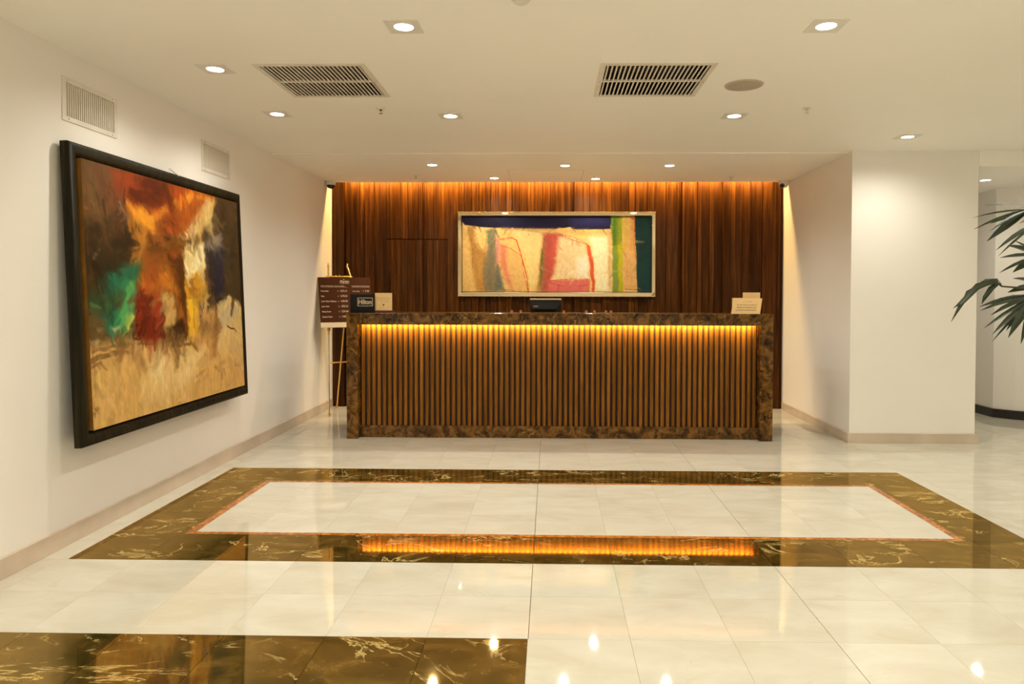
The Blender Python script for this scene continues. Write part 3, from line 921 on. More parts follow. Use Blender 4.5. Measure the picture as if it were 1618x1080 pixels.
ART_WIDE = [
('p',[(-0.018,-0.07),(1.011,-0.07),(1.011,1.037),(-0.018,1.037)],(246,196,112),1,0.005),
('p',[(0.261,0.17),(0.438,0.188),(0.423,0.373),(0.379,1.0),(0.349,1.0),(0.32,0.52),(0.29,0.299)],(255,226,150),0.7,0.05),
('p',[(0.665,0.225),(0.783,0.262),(0.79,1.0),(0.71,1.0),(0.688,0.428)],(255,240,190),0.9,0.04),
('p',[(-0.018,-0.07),(0.794,-0.07),(0.79,0.162),(0.746,0.166),(0.599,0.17),(0.577,0.137),(0.496,0.162),(0.393,0.159),(0.129,0.144),(0.011,0.111),(0.0,0.077)],(22,16,40),1,0.006),
('p',[(0.202,0.059),(0.496,0.077),(0.482,0.151),(0.217,0.142)],(34,26,62),0.6,0.05),
('p',[(0.57,0.022),(0.783,0.022),(0.783,0.114),(0.585,0.124)],(40,34,84),0.7,0.05),
('p',[(0.188,0.151),(0.783,0.179),(0.783,0.234),(0.673,0.258),(0.467,0.197)],(230,170,84),0.7,0.03),
('p',[(0.029,0.129),(0.07,0.133),(0.062,0.299),(0.092,0.428),(0.129,0.483),(0.121,1.0),(0.077,0.982),(0.055,0.668)],(176,118,48),0.75,0.03),
('p',[(0.066,0.17),(0.129,0.151),(0.129,0.373),(0.107,0.446),(0.077,0.317)],(248,200,116),0.9,0.02),
('p',[(0.07,0.52),(0.11,0.557),(0.107,0.852),(0.077,0.852)],(214,158,76),0.8,0.04),
('p',[(0.129,0.188),(0.158,0.151),(0.182,0.188),(0.18,0.373),(0.191,0.631),(0.213,0.926),(0.232,1.0),(0.121,1.0),(0.11,0.779),(0.118,0.594),(0.136,0.373)],(148,128,88),1,0.02),
('p',[(0.151,0.262),(0.167,0.262),(0.151,0.982),(0.129,0.963)],(120,112,92),0.6,0.03),
('p',[(0.182,0.631),(0.202,0.686),(0.217,0.963),(0.173,0.991)],(110,112,96),0.8,0.03),
('p',[(0.182,0.299),(0.195,0.29),(0.191,0.594),(0.174,0.705)],(216,138,130),0.95,0.01),
('p',[(0.196,0.354),(0.239,0.391),(0.243,0.668),(0.268,0.926),(0.272,1.0),(0.232,0.852),(0.202,0.631)],(228,122,92),0.8,0.03),
('p',[(0.232,0.41),(0.305,0.502),(0.349,1.0),(0.276,1.0),(0.239,0.649)],(244,190,110),0.8,0.03),
('p',[(0.434,0.234),(0.467,0.221),(0.526,0.234),(0.504,0.373),(0.496,0.705),(0.467,0.852),(0.456,1.0),(0.423,1.0),(0.415,0.742)],(196,78,62),1,0.03),
('p',[(0.434,0.299),(0.452,0.28),(0.438,1.0),(0.401,1.0),(0.415,0.705)],(168,110,66),0.8,0.03),
('p',[(0.474,0.262),(0.518,0.262),(0.496,0.649),(0.474,0.742)],(214,100,80),0.7,0.04),
('p',[(0.511,0.262),(0.57,0.262),(0.658,0.373),(0.673,0.557),(0.673,0.825),(0.482,0.834),(0.504,0.613)],(240,206,150),0.95,0.04),
('p',[(0.614,0.557),(0.673,0.52),(0.673,0.815),(0.614,0.797)],(255,244,214),0.8,0.05),
('p',[(0.456,0.852),(0.673,0.83),(0.68,1.0),(0.456,1.0)],(228,112,96),1,0.012),
('p',[(0.658,0.354),(0.68,0.391),(0.699,0.631),(0.706,1.0),(0.693,1.0),(0.68,0.668),(0.673,0.557)],(224,92,50),1,0.006),
('p',[(0.423,0.428),(0.432,0.483),(0.419,0.852),(0.412,0.926)],(70,112,32),0.95,0.015),
('p',[(0.765,0.17),(0.79,0.17),(0.792,0.594),(0.79,0.963),(0.776,0.926)],(222,172,104),0.8,0.015),
('p',[(0.793,0.004),(0.849,0.004),(0.852,1.0),(0.799,1.0)],(142,148,28),1,0.008),
('p',[(0.794,0.004),(0.824,0.004),(0.816,0.373),(0.798,0.373)],(70,104,22),0.9,0.03),
('p',[(0.824,0.373),(0.851,0.336),(0.852,1.0),(0.831,1.0)],(200,190,22),0.9,0.02),
('p',[(0.799,0.428),(0.82,0.41),(0.824,0.982),(0.801,0.982)],(128,150,72),0.9,0.02),
('p',[(0.848,0.004),(0.914,0.004),(0.929,0.972),(0.852,0.982)],(232,178,104),1,0.008),
('p',[(0.851,0.041),(0.871,0.022),(0.871,0.428),(0.857,0.465)],(214,176,50),0.8,0.03),
('p',[(0.893,0.022),(0.912,0.004),(0.914,0.428),(0.897,0.428)],(230,150,60),0.6,0.03),
('p',[(0.912,-0.015),(1.011,-0.015),(1.011,1.037),(0.93,1.0),(0.924,0.557)],(28,60,56),1,0.006),
('p',[(0.93,0.28),(0.974,0.262),(0.982,0.557),(0.938,0.594)],(20,48,44),0.6,0.04),
('p',[(0.96,0.059),(0.996,0.041),(0.996,0.262),(0.967,0.262)],(36,72,62),0.6,0.04),
('s',[(0.154,0.188),(0.142,0.28),(0.138,0.354)],0.012,(30,150,84),1),
('s',[(0.136,0.225),(0.125,0.428),(0.114,0.557)],0.008,(236,160,60),0.9),
('s',[(0.029,0.133),(0.055,0.428),(0.055,0.686)],0.004,(90,56,20),0.8),
('s',[(0.066,0.188),(0.085,0.373),(0.11,0.465)],0.004,(90,56,20),0.8),
('s',[(0.118,0.446),(0.114,0.779),(0.123,0.982)],0.004,(110,70,30),0.8),
('s',[(0.199,0.303),(0.261,0.28),(0.287,0.314),(0.298,0.41),(0.314,0.52),(0.342,0.779),(0.351,1.0)],0.013,(222,74,50),1),
('s',[(0.199,0.382),(0.254,0.419),(0.312,0.52)],0.007,(222,80,56),1),
('s',[(0.316,0.557),(0.331,0.815),(0.348,0.985)],0.008,(226,86,56),0.9),
('s',[(0.201,0.197),(0.217,0.253),(0.226,0.203),(0.25,0.253)],0.006,(238,160,60),0.9),
('s',[(0.202,0.314),(0.246,0.308)],0.004,(90,110,80),0.8),
('s',[(0.333,0.483),(0.343,0.668),(0.358,1.0)],0.008,(236,200,40),0.8),
('s',[(0.349,0.539),(0.354,0.705),(0.362,0.963)],0.006,(244,214,60),0.8),
('s',[(0.18,0.151),(0.32,0.17),(0.438,0.216),(0.54,0.253),(0.574,0.262)],0.003,(120,50,30),0.8),
('s',[(0.449,0.229),(0.54,0.262),(0.607,0.327),(0.665,0.363)],0.009,(214,84,44),1),
('s',[(0.482,0.216),(0.57,0.253),(0.643,0.327),(0.669,0.373)],0.004,(150,40,30),0.9),
('s',[(0.529,0.28),(0.577,0.321)],0.004,(70,70,60),0.8),
('s',[(0.592,0.345),(0.636,0.395)],0.004,(70,70,60),0.8),
('s',[(0.643,0.373),(0.665,0.428),(0.673,0.594),(0.679,0.852)],0.006,(236,150,90),0.8),
('s',[(0.439,0.253),(0.423,0.557),(0.401,0.963)],0.006,(130,70,50),0.8),
('s',[(0.46,0.856),(0.533,0.838),(0.599,0.825)],0.006,(120,24,24),0.9),
('s',[(0.461,0.875),(0.526,0.926),(0.599,0.93),(0.665,0.908)],0.004,(110,30,24),0.9),
('s',[(0.458,0.862),(0.458,0.972)],0.005,(110,40,30),0.9),
('s',[(0.651,0.825),(0.676,0.843)],0.008,(90,110,90),0.8),
('s',[(0.68,0.686),(0.688,0.852),(0.693,0.985)],0.005,(200,60,40),0.9),
('s',[(0.522,0.742),(0.532,0.668)],0.004,(120,110,90),0.6),
('s',[(0.555,0.779),(0.559,0.686)],0.004,(200,150,100),0.5),
('s',[(0.914,0.022),(0.911,0.225),(0.914,0.428),(0.923,0.594)],0.007,(206,66,32),0.9),
('s',[(0.897,0.013),(0.91,0.031)],0.014,(200,50,30),0.9),
('s',[(0.857,0.465),(0.877,0.594),(0.877,0.797)],0.004,(120,70,24),0.8),
('s',[(0.877,0.797),(0.923,0.812)],0.003,(120,60,24),0.8),
('s',[(0.79,0.114),(0.785,0.161)],0.006,(222,180,110),0.9),
('s',[(0.82,0.797),(0.824,0.985)],0.01,(160,120,100),0.8),
('s',[(0.354,0.229),(0.357,0.247)],0.006,(70,40,20),1),
('s',[(0.055,0.852),(0.066,0.889)],0.004,(110,70,30),0.8),
('s',[(0.085,0.945),(0.11,0.935)],0.016,(228,150,80),0.8),
('s',[(0.176,0.815),(0.179,0.825)],0.006,(220,60,80),1),
('s',[(0.732,0.373),(0.746,0.483)],0.004,(220,200,130),0.7),
('s',[(0.864,0.963),(0.996,0.989)],0.008,(60,84,80),0.7),
('s',[(0.21,0.972),(0.276,0.991)],0.01,(150,110,70),0.7),
]



def value_noise(h, w, fy, fx, rg):
    """smooth noise on an h x w grid"""
    g = rg.random((int(fy) + 3, int(fx) + 3))
    yy = np.linspace(0, fy, h)
    xx = np.linspace(0, fx, w)
    yi, xi = yy.astype(int), xx.astype(int)
    ty, tx = (yy - yi)[:, None], (xx - xi)[None, :]
    ty, tx = ty * ty * (3 - 2 * ty), tx * tx * (3 - 2 * tx)
    a = g[np.ix_(yi, xi)] * (1 - tx) + g[np.ix_(yi, xi + 1)] * tx
    c = g[np.ix_(yi + 1, xi)] * (1 - tx) + g[np.ix_(yi + 1, xi + 1)] * tx
    return a * (1 - ty) + c * ty


def seg_dist(px, py, a, b):
    ax, ay = a
    dx, dy = b[0] - ax, b[1] - ay
    L = dx * dx + dy * dy + 1e-12
    t = np.clip(((px - ax) * dx + (py - ay) * dy) / L, 0, 1)
    return np.hypot(px - ax - t * dx, py - ay - t * dy), t


def paint(prims, h, w, asp, seed, warp, strokes, slen, sjit, flow, fur=0.7, gain=1.0, slim=0.12):
    rg = np.random.default_rng(seed)
    V, U = np.meshgrid(np.linspace(0, 1, h), np.linspace(0, 1, w), indexing='ij')
    wu = warp * (value_noise(h, w, 9, 9, rg) - 0.5) + warp * 0.6 * (value_noise(h, w, 28, 28, rg) - 0.5) + warp * 0.35 * (value_noise(h, w, 70, 70, rg) - 0.5)
    wv = warp * (value_noise(h, w, 9, 9, rg) - 0.5) + warp * 0.6 * (value_noise(h, w, 28, 28, rg) - 0.5)
    X, Y = (U + wu) * asp, V + wv
    img = np.zeros((h, w, 3))
    grain = value_noise(h, w, 60, 90, rg)
    for p in prims:
        pts = [(x * asp, y) for x, y in p[1]]
        if p[0] == 'p':
            col, al, soft = np.array(p[2]) / 255.0, p[3], p[4]
            d = np.full((h, w), 1e9)
            ins = np.zeros((h, w), bool)
            n = len(pts)
            for i in range(n):
                a, c = pts[i], pts[(i + 1) % n]
                d = np.minimum(d, seg_dist(X, Y, a, c)[0])
                if a[1] != c[1]:
                    cr = ((a[1] > Y) != (c[1] > Y)) & (X < (c[0] - a[0]) * (Y - a[1]) / (c[1] - a[1]) + a[0])
                    ins ^= cr
            s = np.where(ins, d, -d)
            m = np.clip(s / soft * 0.5 + 0.5 + (grain - 0.5) * fur, 0, 1) * al
        else:
            wd, col, al = p[2], np.array(p[3]) / 255.0, p[4]
            d = np.full((h, w), 1e9)
            for i in range(len(pts) - 1):
                d = np.minimum(d, seg_dist(X, Y, pts[i], pts[i + 1])[0])
            m = np.clip((wd * 0.5 - d) / (wd * 0.25) + 0.5, 0, 1) * al * (0.75 + 0.5 * grain)
            m = np.clip(m, 0, 1)
        img = img * (1 - m[..., None]) + col * m[..., None]
    ang_f = value_noise(h, w, 6, 6, rg)
    for cnt, ln, jit in ((strokes // 5, slen * 2.2, sjit * 0.7), (strokes, slen, sjit)):
        src = img.copy()
        for k in range(cnt):
            u0, v0 = rg.random(), rg.random()
            iy, ix = int(v0 * (h - 1)), int(u0 * (w - 1))
            lum = src[iy, ix].mean()
            jj = jit * max(0.16, 1.2 - 1.35 * lum)
            col = src[iy, ix] * (1 + jj * rg.normal()) * (1 + 0.3 * jj * rg.normal(size=3))
            an = flow + (ang_f[iy, ix] - 0.5) * 4.0 + rg.normal() * 0.3
            L = ln * (0.4 + rg.random())
            a = (u0 * asp, v0)
            c = (a[0] + L * math.cos(an), a[1] + L * math.sin(an))
            wd = L * (slim + 1.6 * slim * rg.random())
            y0, y1 = max(0, int((min(a[1], c[1]) - wd) * h)), min(h, int((max(a[1], c[1]) + wd) * h) + 2)
            x0, x1 = max(0, int((min(a[0], c[0]) - wd) / asp * w)), min(w, int((max(a[0], c[0]) + wd) / asp * w) + 2)
            if y1 <= y0 or x1 <= x0:
                continue
            sl = (slice(y0, y1), slice(x0, x1))
            d, t = seg_dist(X[sl], Y[sl], a, c)
            m = np.clip((wd * (1 - 0.55 * t) * 0.5 - d) / (wd * 0.30) + 0.5, 0, 1) * (0.3 + 0.4 * rg.random())
            img[sl] = img[sl] * (1 - m[..., None]) + np.clip(col, 0, 1) * m[..., None]
    fine = 0.95 + 0.1 * value_noise(h, w, 30, 110, rg)
    img = np.clip(img * fine[..., None], 0, 1)
    img = img * gain ** (1 / 2.2)
    return np.where(img <= 0.04045, img / 12.92, ((img + 0.055) / 1.055) ** 2.4)


def canvas_mesh(name, w, h, img, mat, depth):
    """front of a stretched canvas, painted point by point, with its folded-back sides"""
    ny, nx = img.shape[:2]
    xs, zs = np.linspace(-w / 2, w / 2, nx), np.linspace(h / 2, -h / 2, ny)
    vs = np.stack([np.tile(xs, ny), np.zeros(nx * ny), np.repeat(zs, nx)], 1)
    idx = np.arange(nx * ny).reshape(ny, nx)
    fs = np.stack([idx[:-1, :-1], idx[1:, :-1], idx[1:, 1:], idx[:-1, 1:]], -1).reshape(-1, 4)
    me = bpy.data.meshes.new(name)
    me.from_pydata(vs.tolist(), [], fs.tolist())
    at = me.color_attributes.new('paint', 'FLOAT_COLOR', 'POINT')
    buf = np.ones((nx * ny, 4), np.float32)
    buf[:, :3] = img.reshape(-1, 3)
    at.data.foreach_set('color', buf.ravel())
    me.materials.append(mat)
    me.update()
    return me


# large painting on the left wall (local +X runs along the wall, front towards local -Y)
PWID, PHGT = 2.005, 1.615
pt = thing('painting', 'large square-ish abstract painting in fiery brown and cream, deep black frame, left wall', 'painting',
           (-2.452, 4.598, 0.528), (0, 0, PI / 2))
lean = Matrix.Rotation(math.radians(-2.1), 4, 'X')


def leaned(mbx):
    mbx.v = [tuple(lean @ Vector(p)) for p in mbx.v]
    return mbx


fr = MB().frame(PWID, PHGT, [(0.0, 0.050), (0.0, 0.010), (0.006, 0.002), (0.022, -0.003), (0.05, 0.004), (0.066, 0.016), (0.070, 0.030), (0.070, 0.050)])
fr.v = [(x, y, z + PHGT / 2) for x, y, z in fr.v]
leaned(fr).build('frame', M_EBONY, pt, smooth=True)
MB_ = MB().box(-PWID / 2 + 0.02, PWID / 2 - 0.02, 0.044, 0.052, 0.02, PHGT - 0.02)
leaned(MB_).build('backing', M_BLACK, pt)
CW, CH = PWID - 0.158, PHGT - 0.156
art = paint(ART_LARGE, 330, 300, CW / CH, 5, 0.020, 1300, 0.042, 0.20, 1.1, 0.35, 0.80, 0.26)
cv = leaned(MB().box(-CW / 2, CW / 2, -0.004, 0.046, PHGT / 2 - CH / 2, PHGT / 2 + CH / 2)).build('stretcher', M_GOLDEDGE, pt)
me = canvas_mesh('canvas', CW, CH, art, art_mat('oil_paint_large', 0.35), 0.03)
me.transform(lean @ Matrix.Translation((0, -0.0052, PHGT / 2)))
link('canvas', me, pt)
MB().tube([(-0.06, 0.06, PHGT - 0.01), (0.0, 0.085, PHGT + 0.030), (0.075, 0.06, PHGT - 0.01)], 0.0025, 6).build('hanging_wire', M_STEEL, pt)

# wide painting on the panelled wall
AW, AH = 2.313, 0.985
pa = thing('painting', 'wide abstract painting of pale arched shapes in a polished metal frame above the desk', 'painting', (0.0715, YB - 0.085, 1.312), group=None)
f2 = MB().frame(AW, AH, [(0.0, 0.055), (0.0, 0.0), (0.006, -0.006), (0.010, 0.001), (0.040, 0.001), (0.044, -0.003), (0.050, 0.006), (0.050, 0.055)])
f2.v = [(x, y, z + AH / 2) for x, y, z in f2.v]
f2.build('frame', M_CHROME, pa)
MB().box(-AW / 2 + 0.02, AW / 2 - 0.02, 0.035, 0.055, 0.02, AH - 0.02).build('backing', M_BLACK, pa)
aw, ah = AW - 0.112, AH - 0.112
art2 = paint(ART_WIDE, 180, 420, aw / ah, 9, 0.005, 200, 0.08, 0.07, 1.5, 0.3, 0.66)
me = canvas_mesh('canvas', aw, ah, art2, art_mat('oil_paint_wide', 0.5), 0.02)
me.transform(Matrix.Translation((0, 0.020, AH / 2)))
link('canvas', me, pa)

# ------------------------------------------------------------------ ceiling fittings
LAB = {
    (-0.711, 3.38): 'bright square-trimmed downlight nearest the camera, left of centre',
    (1.322, 3.40): 'bright square-trimmed downlight nearest the camera, right of the round speaker',
    (-1.933, 4.00): 'downlight between the left wall and the left ceiling grille',
    (-1.971, 5.008): 'downlight near the left wall just beyond the left ceiling grille',
    (-0.727, 5.077): 'downlight beyond the left grille, close to the middle of the ceiling',
    (1.329, 5.10): 'downlight just beyond the round ceiling speaker',
    (2.923, 5.79): 'downlight directly in front of the broad pillar',
    (-1.181, 6.96): 'leftmost small round downlight of the alcove, nearer row',
    (0.147, 7.007): 'middle small round downlight of the alcove, nearer row',
    (1.191, 7.016): 'rightmost small round downlight of the alcove, nearer row',
    (-0.625, 7.764): 'small alcove downlight above the left part of the wide painting',
    (0.504, 7.815): 'small alcove downlight above the right part of the wide painting',
}


def annulus_square(half, r, z0, z1, n=32):
    """square plate with a round hole"""
    m = MB()
    vs, fs = [], []
    for z in (z0, z1):
        for k in range(n):
            an = 2 * PI * k / n
            c, s = math.cos(an), math.sin(an)
            q = half / max(abs(c), abs(s))
            vs += [(r * c, r * s, z), (q * c, q * s, z)]
    for k in range(n):
        a, b2 = 2 * k, 2 * ((k + 1) % n)
        o = 2 * n
        fs += [(a, a + 1, b2 + 1, b2), (o + a, o + b2, o + b2 + 1, o + a + 1), (a, b2, o + b2, o + a), (a + 1, o + a + 1, o + b2 + 1, b2 + 1)]
    return m.add(vs, fs)


me_trim = annulus_square(0.082, 0.047, -0.004, 0.0).mesh('trim', M_TRIM)
me_ring = MB().lathe([(0.047, -0.001), (0.047, -0.005), (0.058, -0.004), (0.060, 0.0)], 32).mesh('trim', M_TRIM)
me_lens = MB().lathe([(0.0, -0.0045), (0.030, -0.0040), (0.0465, -0.0010), (0.0465, 0.0)], 32).mesh('lens', M_LENS, True)


def downlight(x, y, z, label, square=True, group=None, power=1.0, size=157):
    o = thing('downlight', label, 'downlight', (x, y, z), group=group)
    link('trim', me_trim if square else me_ring, o)
    link('lens', me_lens, o)
    l = bpy.data.lights.new('lamp', 'SPOT')
    l.energy = SPOT_W * power
    l.color = SPOT_COL
    l.spot_size = math.radians(size)
    l.spot_blend = 0.95
    l.shadow_soft_size = 0.035
    lo = bpy.data.objects.new('lamp', l)
    COL.objects.link(lo)
    lo.parent = o
    lo.location = (0, 0, -0.012)
    return o


for (x, y), lab in LAB.items():
    alc = y > YP
    downlight(x, y, ZC - 0.007 if alc else ZC, lab, square=not alc, group='recessed ceiling downlights', power=1.2 if alc else (0.85 if x > 2 else 1.0))
downlight(4.37, 7.115, ZLOW, 'downlight in the lowered ceiling right of the pillar', False, 'recessed ceiling downlights', 0.6)
for x, y in [(-1.95, 2.2), (-0.71, 1.7), (1.32, 1.7), (3.0, 1.7), (-1.95, 0.2), (-0.7, 0.0), (1.32, 0.0), (3.0, 0.0), (-0.7, -1.8), (1.32, -1.8), (3.4, -2.0),
             (3.3, 3.4), (5.0, 1.7), (5.0, 3.4), (5.2, 5.2), (6.6, 3.4), (6.4, 0.0)]:  # unseen lamps, added to raise the light in the room
    downlight(x, y, ZC, 'ceiling downlight added out of view to light the lobby', True, 'added fill downlights out of view', power=(2.4 if y < 1.0 else (0.6 if y < 2.5 else 0.85)) * (0.55 if x < -1.5 else 1.0))


def ceiling_grille(hole, label, nsl):
    x0, x1, y0, y1 = hole
    cx, cy = (x0 + x1) / 2, (y0 + y1) / 2
    w, l = x1 - x0, y1 - y0
    o = thing('ceiling_grille', label, 'air grille', (cx, cy, ZC), group='square ceiling air grilles')
    f = MB()
    for a in cells(-w / 2 - 0.030, w / 2 + 0.030, -l / 2 - 0.030, l / 2 + 0.030, [(-w / 2, w / 2, -l / 2, l / 2)]):
        f.box(*a, -0.006, 0.0)
    f.build('frame', M_VENT, o)
    d = MB().box(-w / 2, w / 2, -l / 2, l / 2, 0.14, 0.15)
    d.box(-w / 2 - 0.01, -w / 2, -l / 2, l / 2, 0.0, 0.15).box(w / 2, w / 2 + 0.01, -l / 2, l / 2, 0.0, 0.15)
    d.box(-w / 2, w / 2, -l / 2 - 0.01, -l / 2, 0.0, 0.15).box(-w / 2, w / 2, l / 2, l / 2 + 0.01, 0.0, 0.15)
    d.build('duct', M_DUCT, o)
    t, hh = 0.0048, 0.009
    sk = 0.0
    me = MB().prism([(-t - sk, 0.0), (t - sk, 0.0), (t * 0.4 + sk, hh), (-t * 0.6 + sk, hh)], -l / 2, l / 2).mesh('slat', M_VENT)
    me.transform(Matrix(((1, 0, 0, 0), (0, 0, 1, 0), (0, 1, 0, 0), (0, 0, 0, 1))))
    for k in range(nsl):
        link('slat', me, o, loc=(-w / 2 + w * (k + 0.5) / nsl, 0, -0.003))
    MB().box(-w / 2, w / 2, -0.012, 0.012, -0.005, 0.004).build('crossbar', M_VENT, o)
    for sx, sy in ((0, -1), (0, 1), (-1, 0), (1, 0)):
        MB().lathe([(0.0, -0.0085), (0.004, -0.008), (0.005, -0.006)], 8, (sx * (w / 2 + 0.015), sy * (l / 2 + 0.015), 0)).build('screw', M_STEEL, o)


ceiling_grille(GRILLES[0], 'square slatted ceiling grille left of the middle, near the large painting', 23)
ceiling_grille(GRILLES[1], 'square slatted ceiling grille beside the round speaker', 23)


def wall_grille(hole, label, nsl):
    y0, y1, z0, z1 = hole
    cy, cz, w, h = (y0 + y1) / 2, (z0 + z1) / 2, y1 - y0, z1 - z0
    o = thing('wall_grille', label, 'air grille', (XL, cy, cz), group='wall air grilles')
    f = MB()
    for a in cells(-w / 2 - 0.026, w / 2 + 0.026, -h / 2 - 0.026, h / 2 + 0.026, [(-w / 2, w / 2, -h / 2, h / 2)]):
        f.box(0.0, 0.006, *a)
    f.build('frame', M_TRIM, o)
    MB().box(-0.115, -0.110, -w / 2, w / 2, -h / 2, h / 2).build('duct', M_DUCT, o)
    me = MB().prism([(-0.010, -0.0068), (0.002, -0.0020), (0.002, 0.0050), (-0.010, 0.0002)], -h / 2, h / 2).mesh('slat', M_VENT)
    for k in range(nsl):
        link('slat', me, o, loc=(-0.001, -w / 2 + w * (k + 0.5) / nsl, 0))
    for sy, sz in ((-1, -1), (-1, 1), (1, -1), (1, 1)):
        s = MB().lathe([(0.0, 0.0085), (0.0035, 0.008), (0.0045, 0.006)], 8).build('screw', M_STEEL, o, loc=(0, sy * (w / 2 - 0.02), sz * (h / 2 + 0.013)))
        s.rotation_euler = (0, PI / 2, 0)


wall_grille(WVENTS[0], 'larger-looking white wall grille high above the near end of the large painting', 24)
wall_grille(WVENTS[1], 'white wall grille above the far end of the large painting', 24)

sp = thing('ceiling_speaker', 'flat round grey ceiling speaker beside the right ceiling grille', 'speaker', (1.192, 4.35, ZC))
MB().lathe([(0.0, -0.006), (0.10, -0.006), (0.104, -0.0055)], 40).build('grille', M_GREY, sp)
MB().lathe([(0.103, -0.001), (0.104, -0.008), (0.114, -0.006), (0.118, 0.0)], 40).build('rim', plain('speaker_rim', (0.50, 0.43, 0.33), 0.5), sp, smooth=True)
MB().lathe([(0.0, -0.008), (0.005, -0.0075), (0.005, -0.006)], 10).build('badge', M_TRIM, sp)

sd = thing('smoke_detector', 'round white smoke detector at the top edge of the picture', 'detector', (-0.13, 3.045, ZC))
MB().lathe([(0.0, -0.034), (0.022, -0.033), (0.034, -0.026), (0.042, -0.014), (0.042, 0.0)], 28).build('head', M_HOUSE, sd, smooth=True)
MB().lathe([(0.042, -0.010), (0.050, -0.008), (0.052, 0.0)], 28).build('base', M_HOUSE, sd, smooth=True)

SPR = [((-1.184, 4.86), 'fire sprinkler beyond the left ceiling grille'), ((1.773, 4.88), 'fire sprinkler right of the round speaker'),
       ((-1.468, 7.59), 'small fire sprinkler in the alcove near the left camera'), ((1.978, 7.70), 'small fire sprinkler in the alcove near the right camera')]
for (x, y), lab in SPR:
    z = ZC - 0.007 if y > YP else ZC
    o = thing('sprinkler', lab, 'sprinkler', (x, y, z), group='ceiling fire sprinklers')
    MB().lathe([(0.008, -0.010), (0.030, -0.006), (0.033, 0.0)], 20).build('escutcheon', M_TRIM, o, smooth=True)
    MB().lathe([(0.0, -0.022), (0.007, -0.020), (0.008, -0.006)], 10).build('body', M_RED if x < -1 and y < 6 else M_STEEL, o, smooth=True)
    for s in (-1, 1):
        MB().tube([(0.007 * s, 0, -0.014), (0.010 * s, 0, -0.024), (0.003 * s, 0, -0.035)], 0.002, 6).build('arm', M_STEEL, o)
    MB().lathe([(0.0, -0.038), (0.013, -0.037), (0.013, -0.035), (0.0, -0.0345)], 12).build('deflector', M_STEEL, o)

hp = MB()
for a in cells(-0.40, 0.40, -0.40, 0.40, [(-0.394, 0.394, -0.394, 0.394)]):
    hp.box(*a, -0.0012, 0.0)
ah_ = thing('access_hatch', 'faint flush access hatch in the alcove ceiling above the wide painting', 'hatch', (-0.05, 7.655, ZC - 0.007))
hp.build('frame', plain('hatch_edge', (0.66, 0.62, 0.55), 0.5), ah_)
MB().box(-0.392, 0.392, -0.392, 0.392, -0.0012, 0.0).build('panel', M_CEIL, ah_)

# dome cameras in the alcove corners
cL = thing('dome_camera', 'white dome camera with black bubble in the left ceiling corner', 'camera', (-2.525, 7.98, ZC - 0.007), group='alcove cameras')
MB().lathe([(0.058, 0.0), (0.060, -0.006), (0.054, -0.040), (0.044, -0.046)], 28).build('housing', M_HOUSE, cL, smooth=True)
MB().lathe([(0.044, -0.044), (0.042, -0.062), (0.030, -0.078), (0.014, -0.086), (0.0, -0.087)], 28).build('bubble', M_BLACKGL, cL, smooth=True)
cR = thing('dome_camera', 'white turret camera with black eye in the right ceiling corner', 'camera', (2.645, 7.98, ZC - 0.007), group='alcove cameras')
MB().lathe([(0.058, 0.0), (0.058, -0.014), (0.050, -0.050), (0.034, -0.076), (0.0, -0.086)], 28).build('housing', M_HOUSE, cR, smooth=True)
e = MB().lathe([(0.0, 0.056), (0.014, 0.055), (0.024, 0.050), (0.026, 0.030)], 20).build('eye', M_BLACKGL, cR, smooth=True, loc=(-0.006, -0.006, -0.040))
e.rotation_euler = (math.radians(118), 0, math.radians(-38))

# ------------------------------------------------------------------ palm at the right edge
FRONDS = [
((2.337,3.450,1.762),[((2.052,3.357,1.771),0.50),((2.057,3.442,1.721),0.45),((2.034,3.394,1.661),0.60),((2.153,3.459,1.695),0.80),((2.142,3.465,1.609),1.30),((2.056,3.308,1.644),0.60)]),
((2.272,3.300,1.682),[((1.983,3.144,1.545),0.70),((2.138,3.374,1.530),0.45),((2.105,3.213,1.601),0.40)]),
((2.418,3.500,1.540),[((2.202,3.406,1.583),1.10),((2.303,3.619,1.536),1.20),((2.207,3.472,1.454),0.70),((2.339,3.574,1.623),0.60),((2.273,3.473,1.457),1.20)]),
((2.350,3.380,1.394),[((2.202,3.399,1.358),1.20),((2.135,3.262,1.422),0.80)]),
((2.343,3.420,1.336),[((2.131,3.438,1.286),0.60),((2.154,3.503,1.178),0.70),((2.135,3.406,1.152),0.90),((2.174,3.468,1.115),0.50),((2.229,3.448,1.256),0.70),((2.130,3.278,1.148),1.30),((2.246,3.472,1.171),1.00),((2.287,3.426,1.109),1.00)]),
]
DROOP_HUB = (2.149,3.360,1.387)
DROOP = [
([(2.137,3.340,1.384),(2.091,3.320,1.411),(2.000,3.300,1.387),(1.916,3.280,1.310),(1.857,3.260,1.222)],1.00),
([(2.119,3.313,1.384),(2.062,3.293,1.413),(1.969,3.273,1.377),(1.889,3.253,1.304),(1.849,3.233,1.284)],0.70),
([(2.173,3.397,1.391),(2.133,3.377,1.409),(2.064,3.357,1.393),(1.978,3.337,1.357),(1.932,3.317,1.300)],1.00),
([(2.148,3.357,1.387),(2.120,3.337,1.405),(2.072,3.317,1.375),(2.031,3.297,1.333),(2.005,3.277,1.304)],0.90),
([(2.163,3.382,1.391),(2.132,3.362,1.415),(2.069,3.342,1.411),(2.013,3.322,1.387),(1.958,3.302,1.339)],0.90),
]

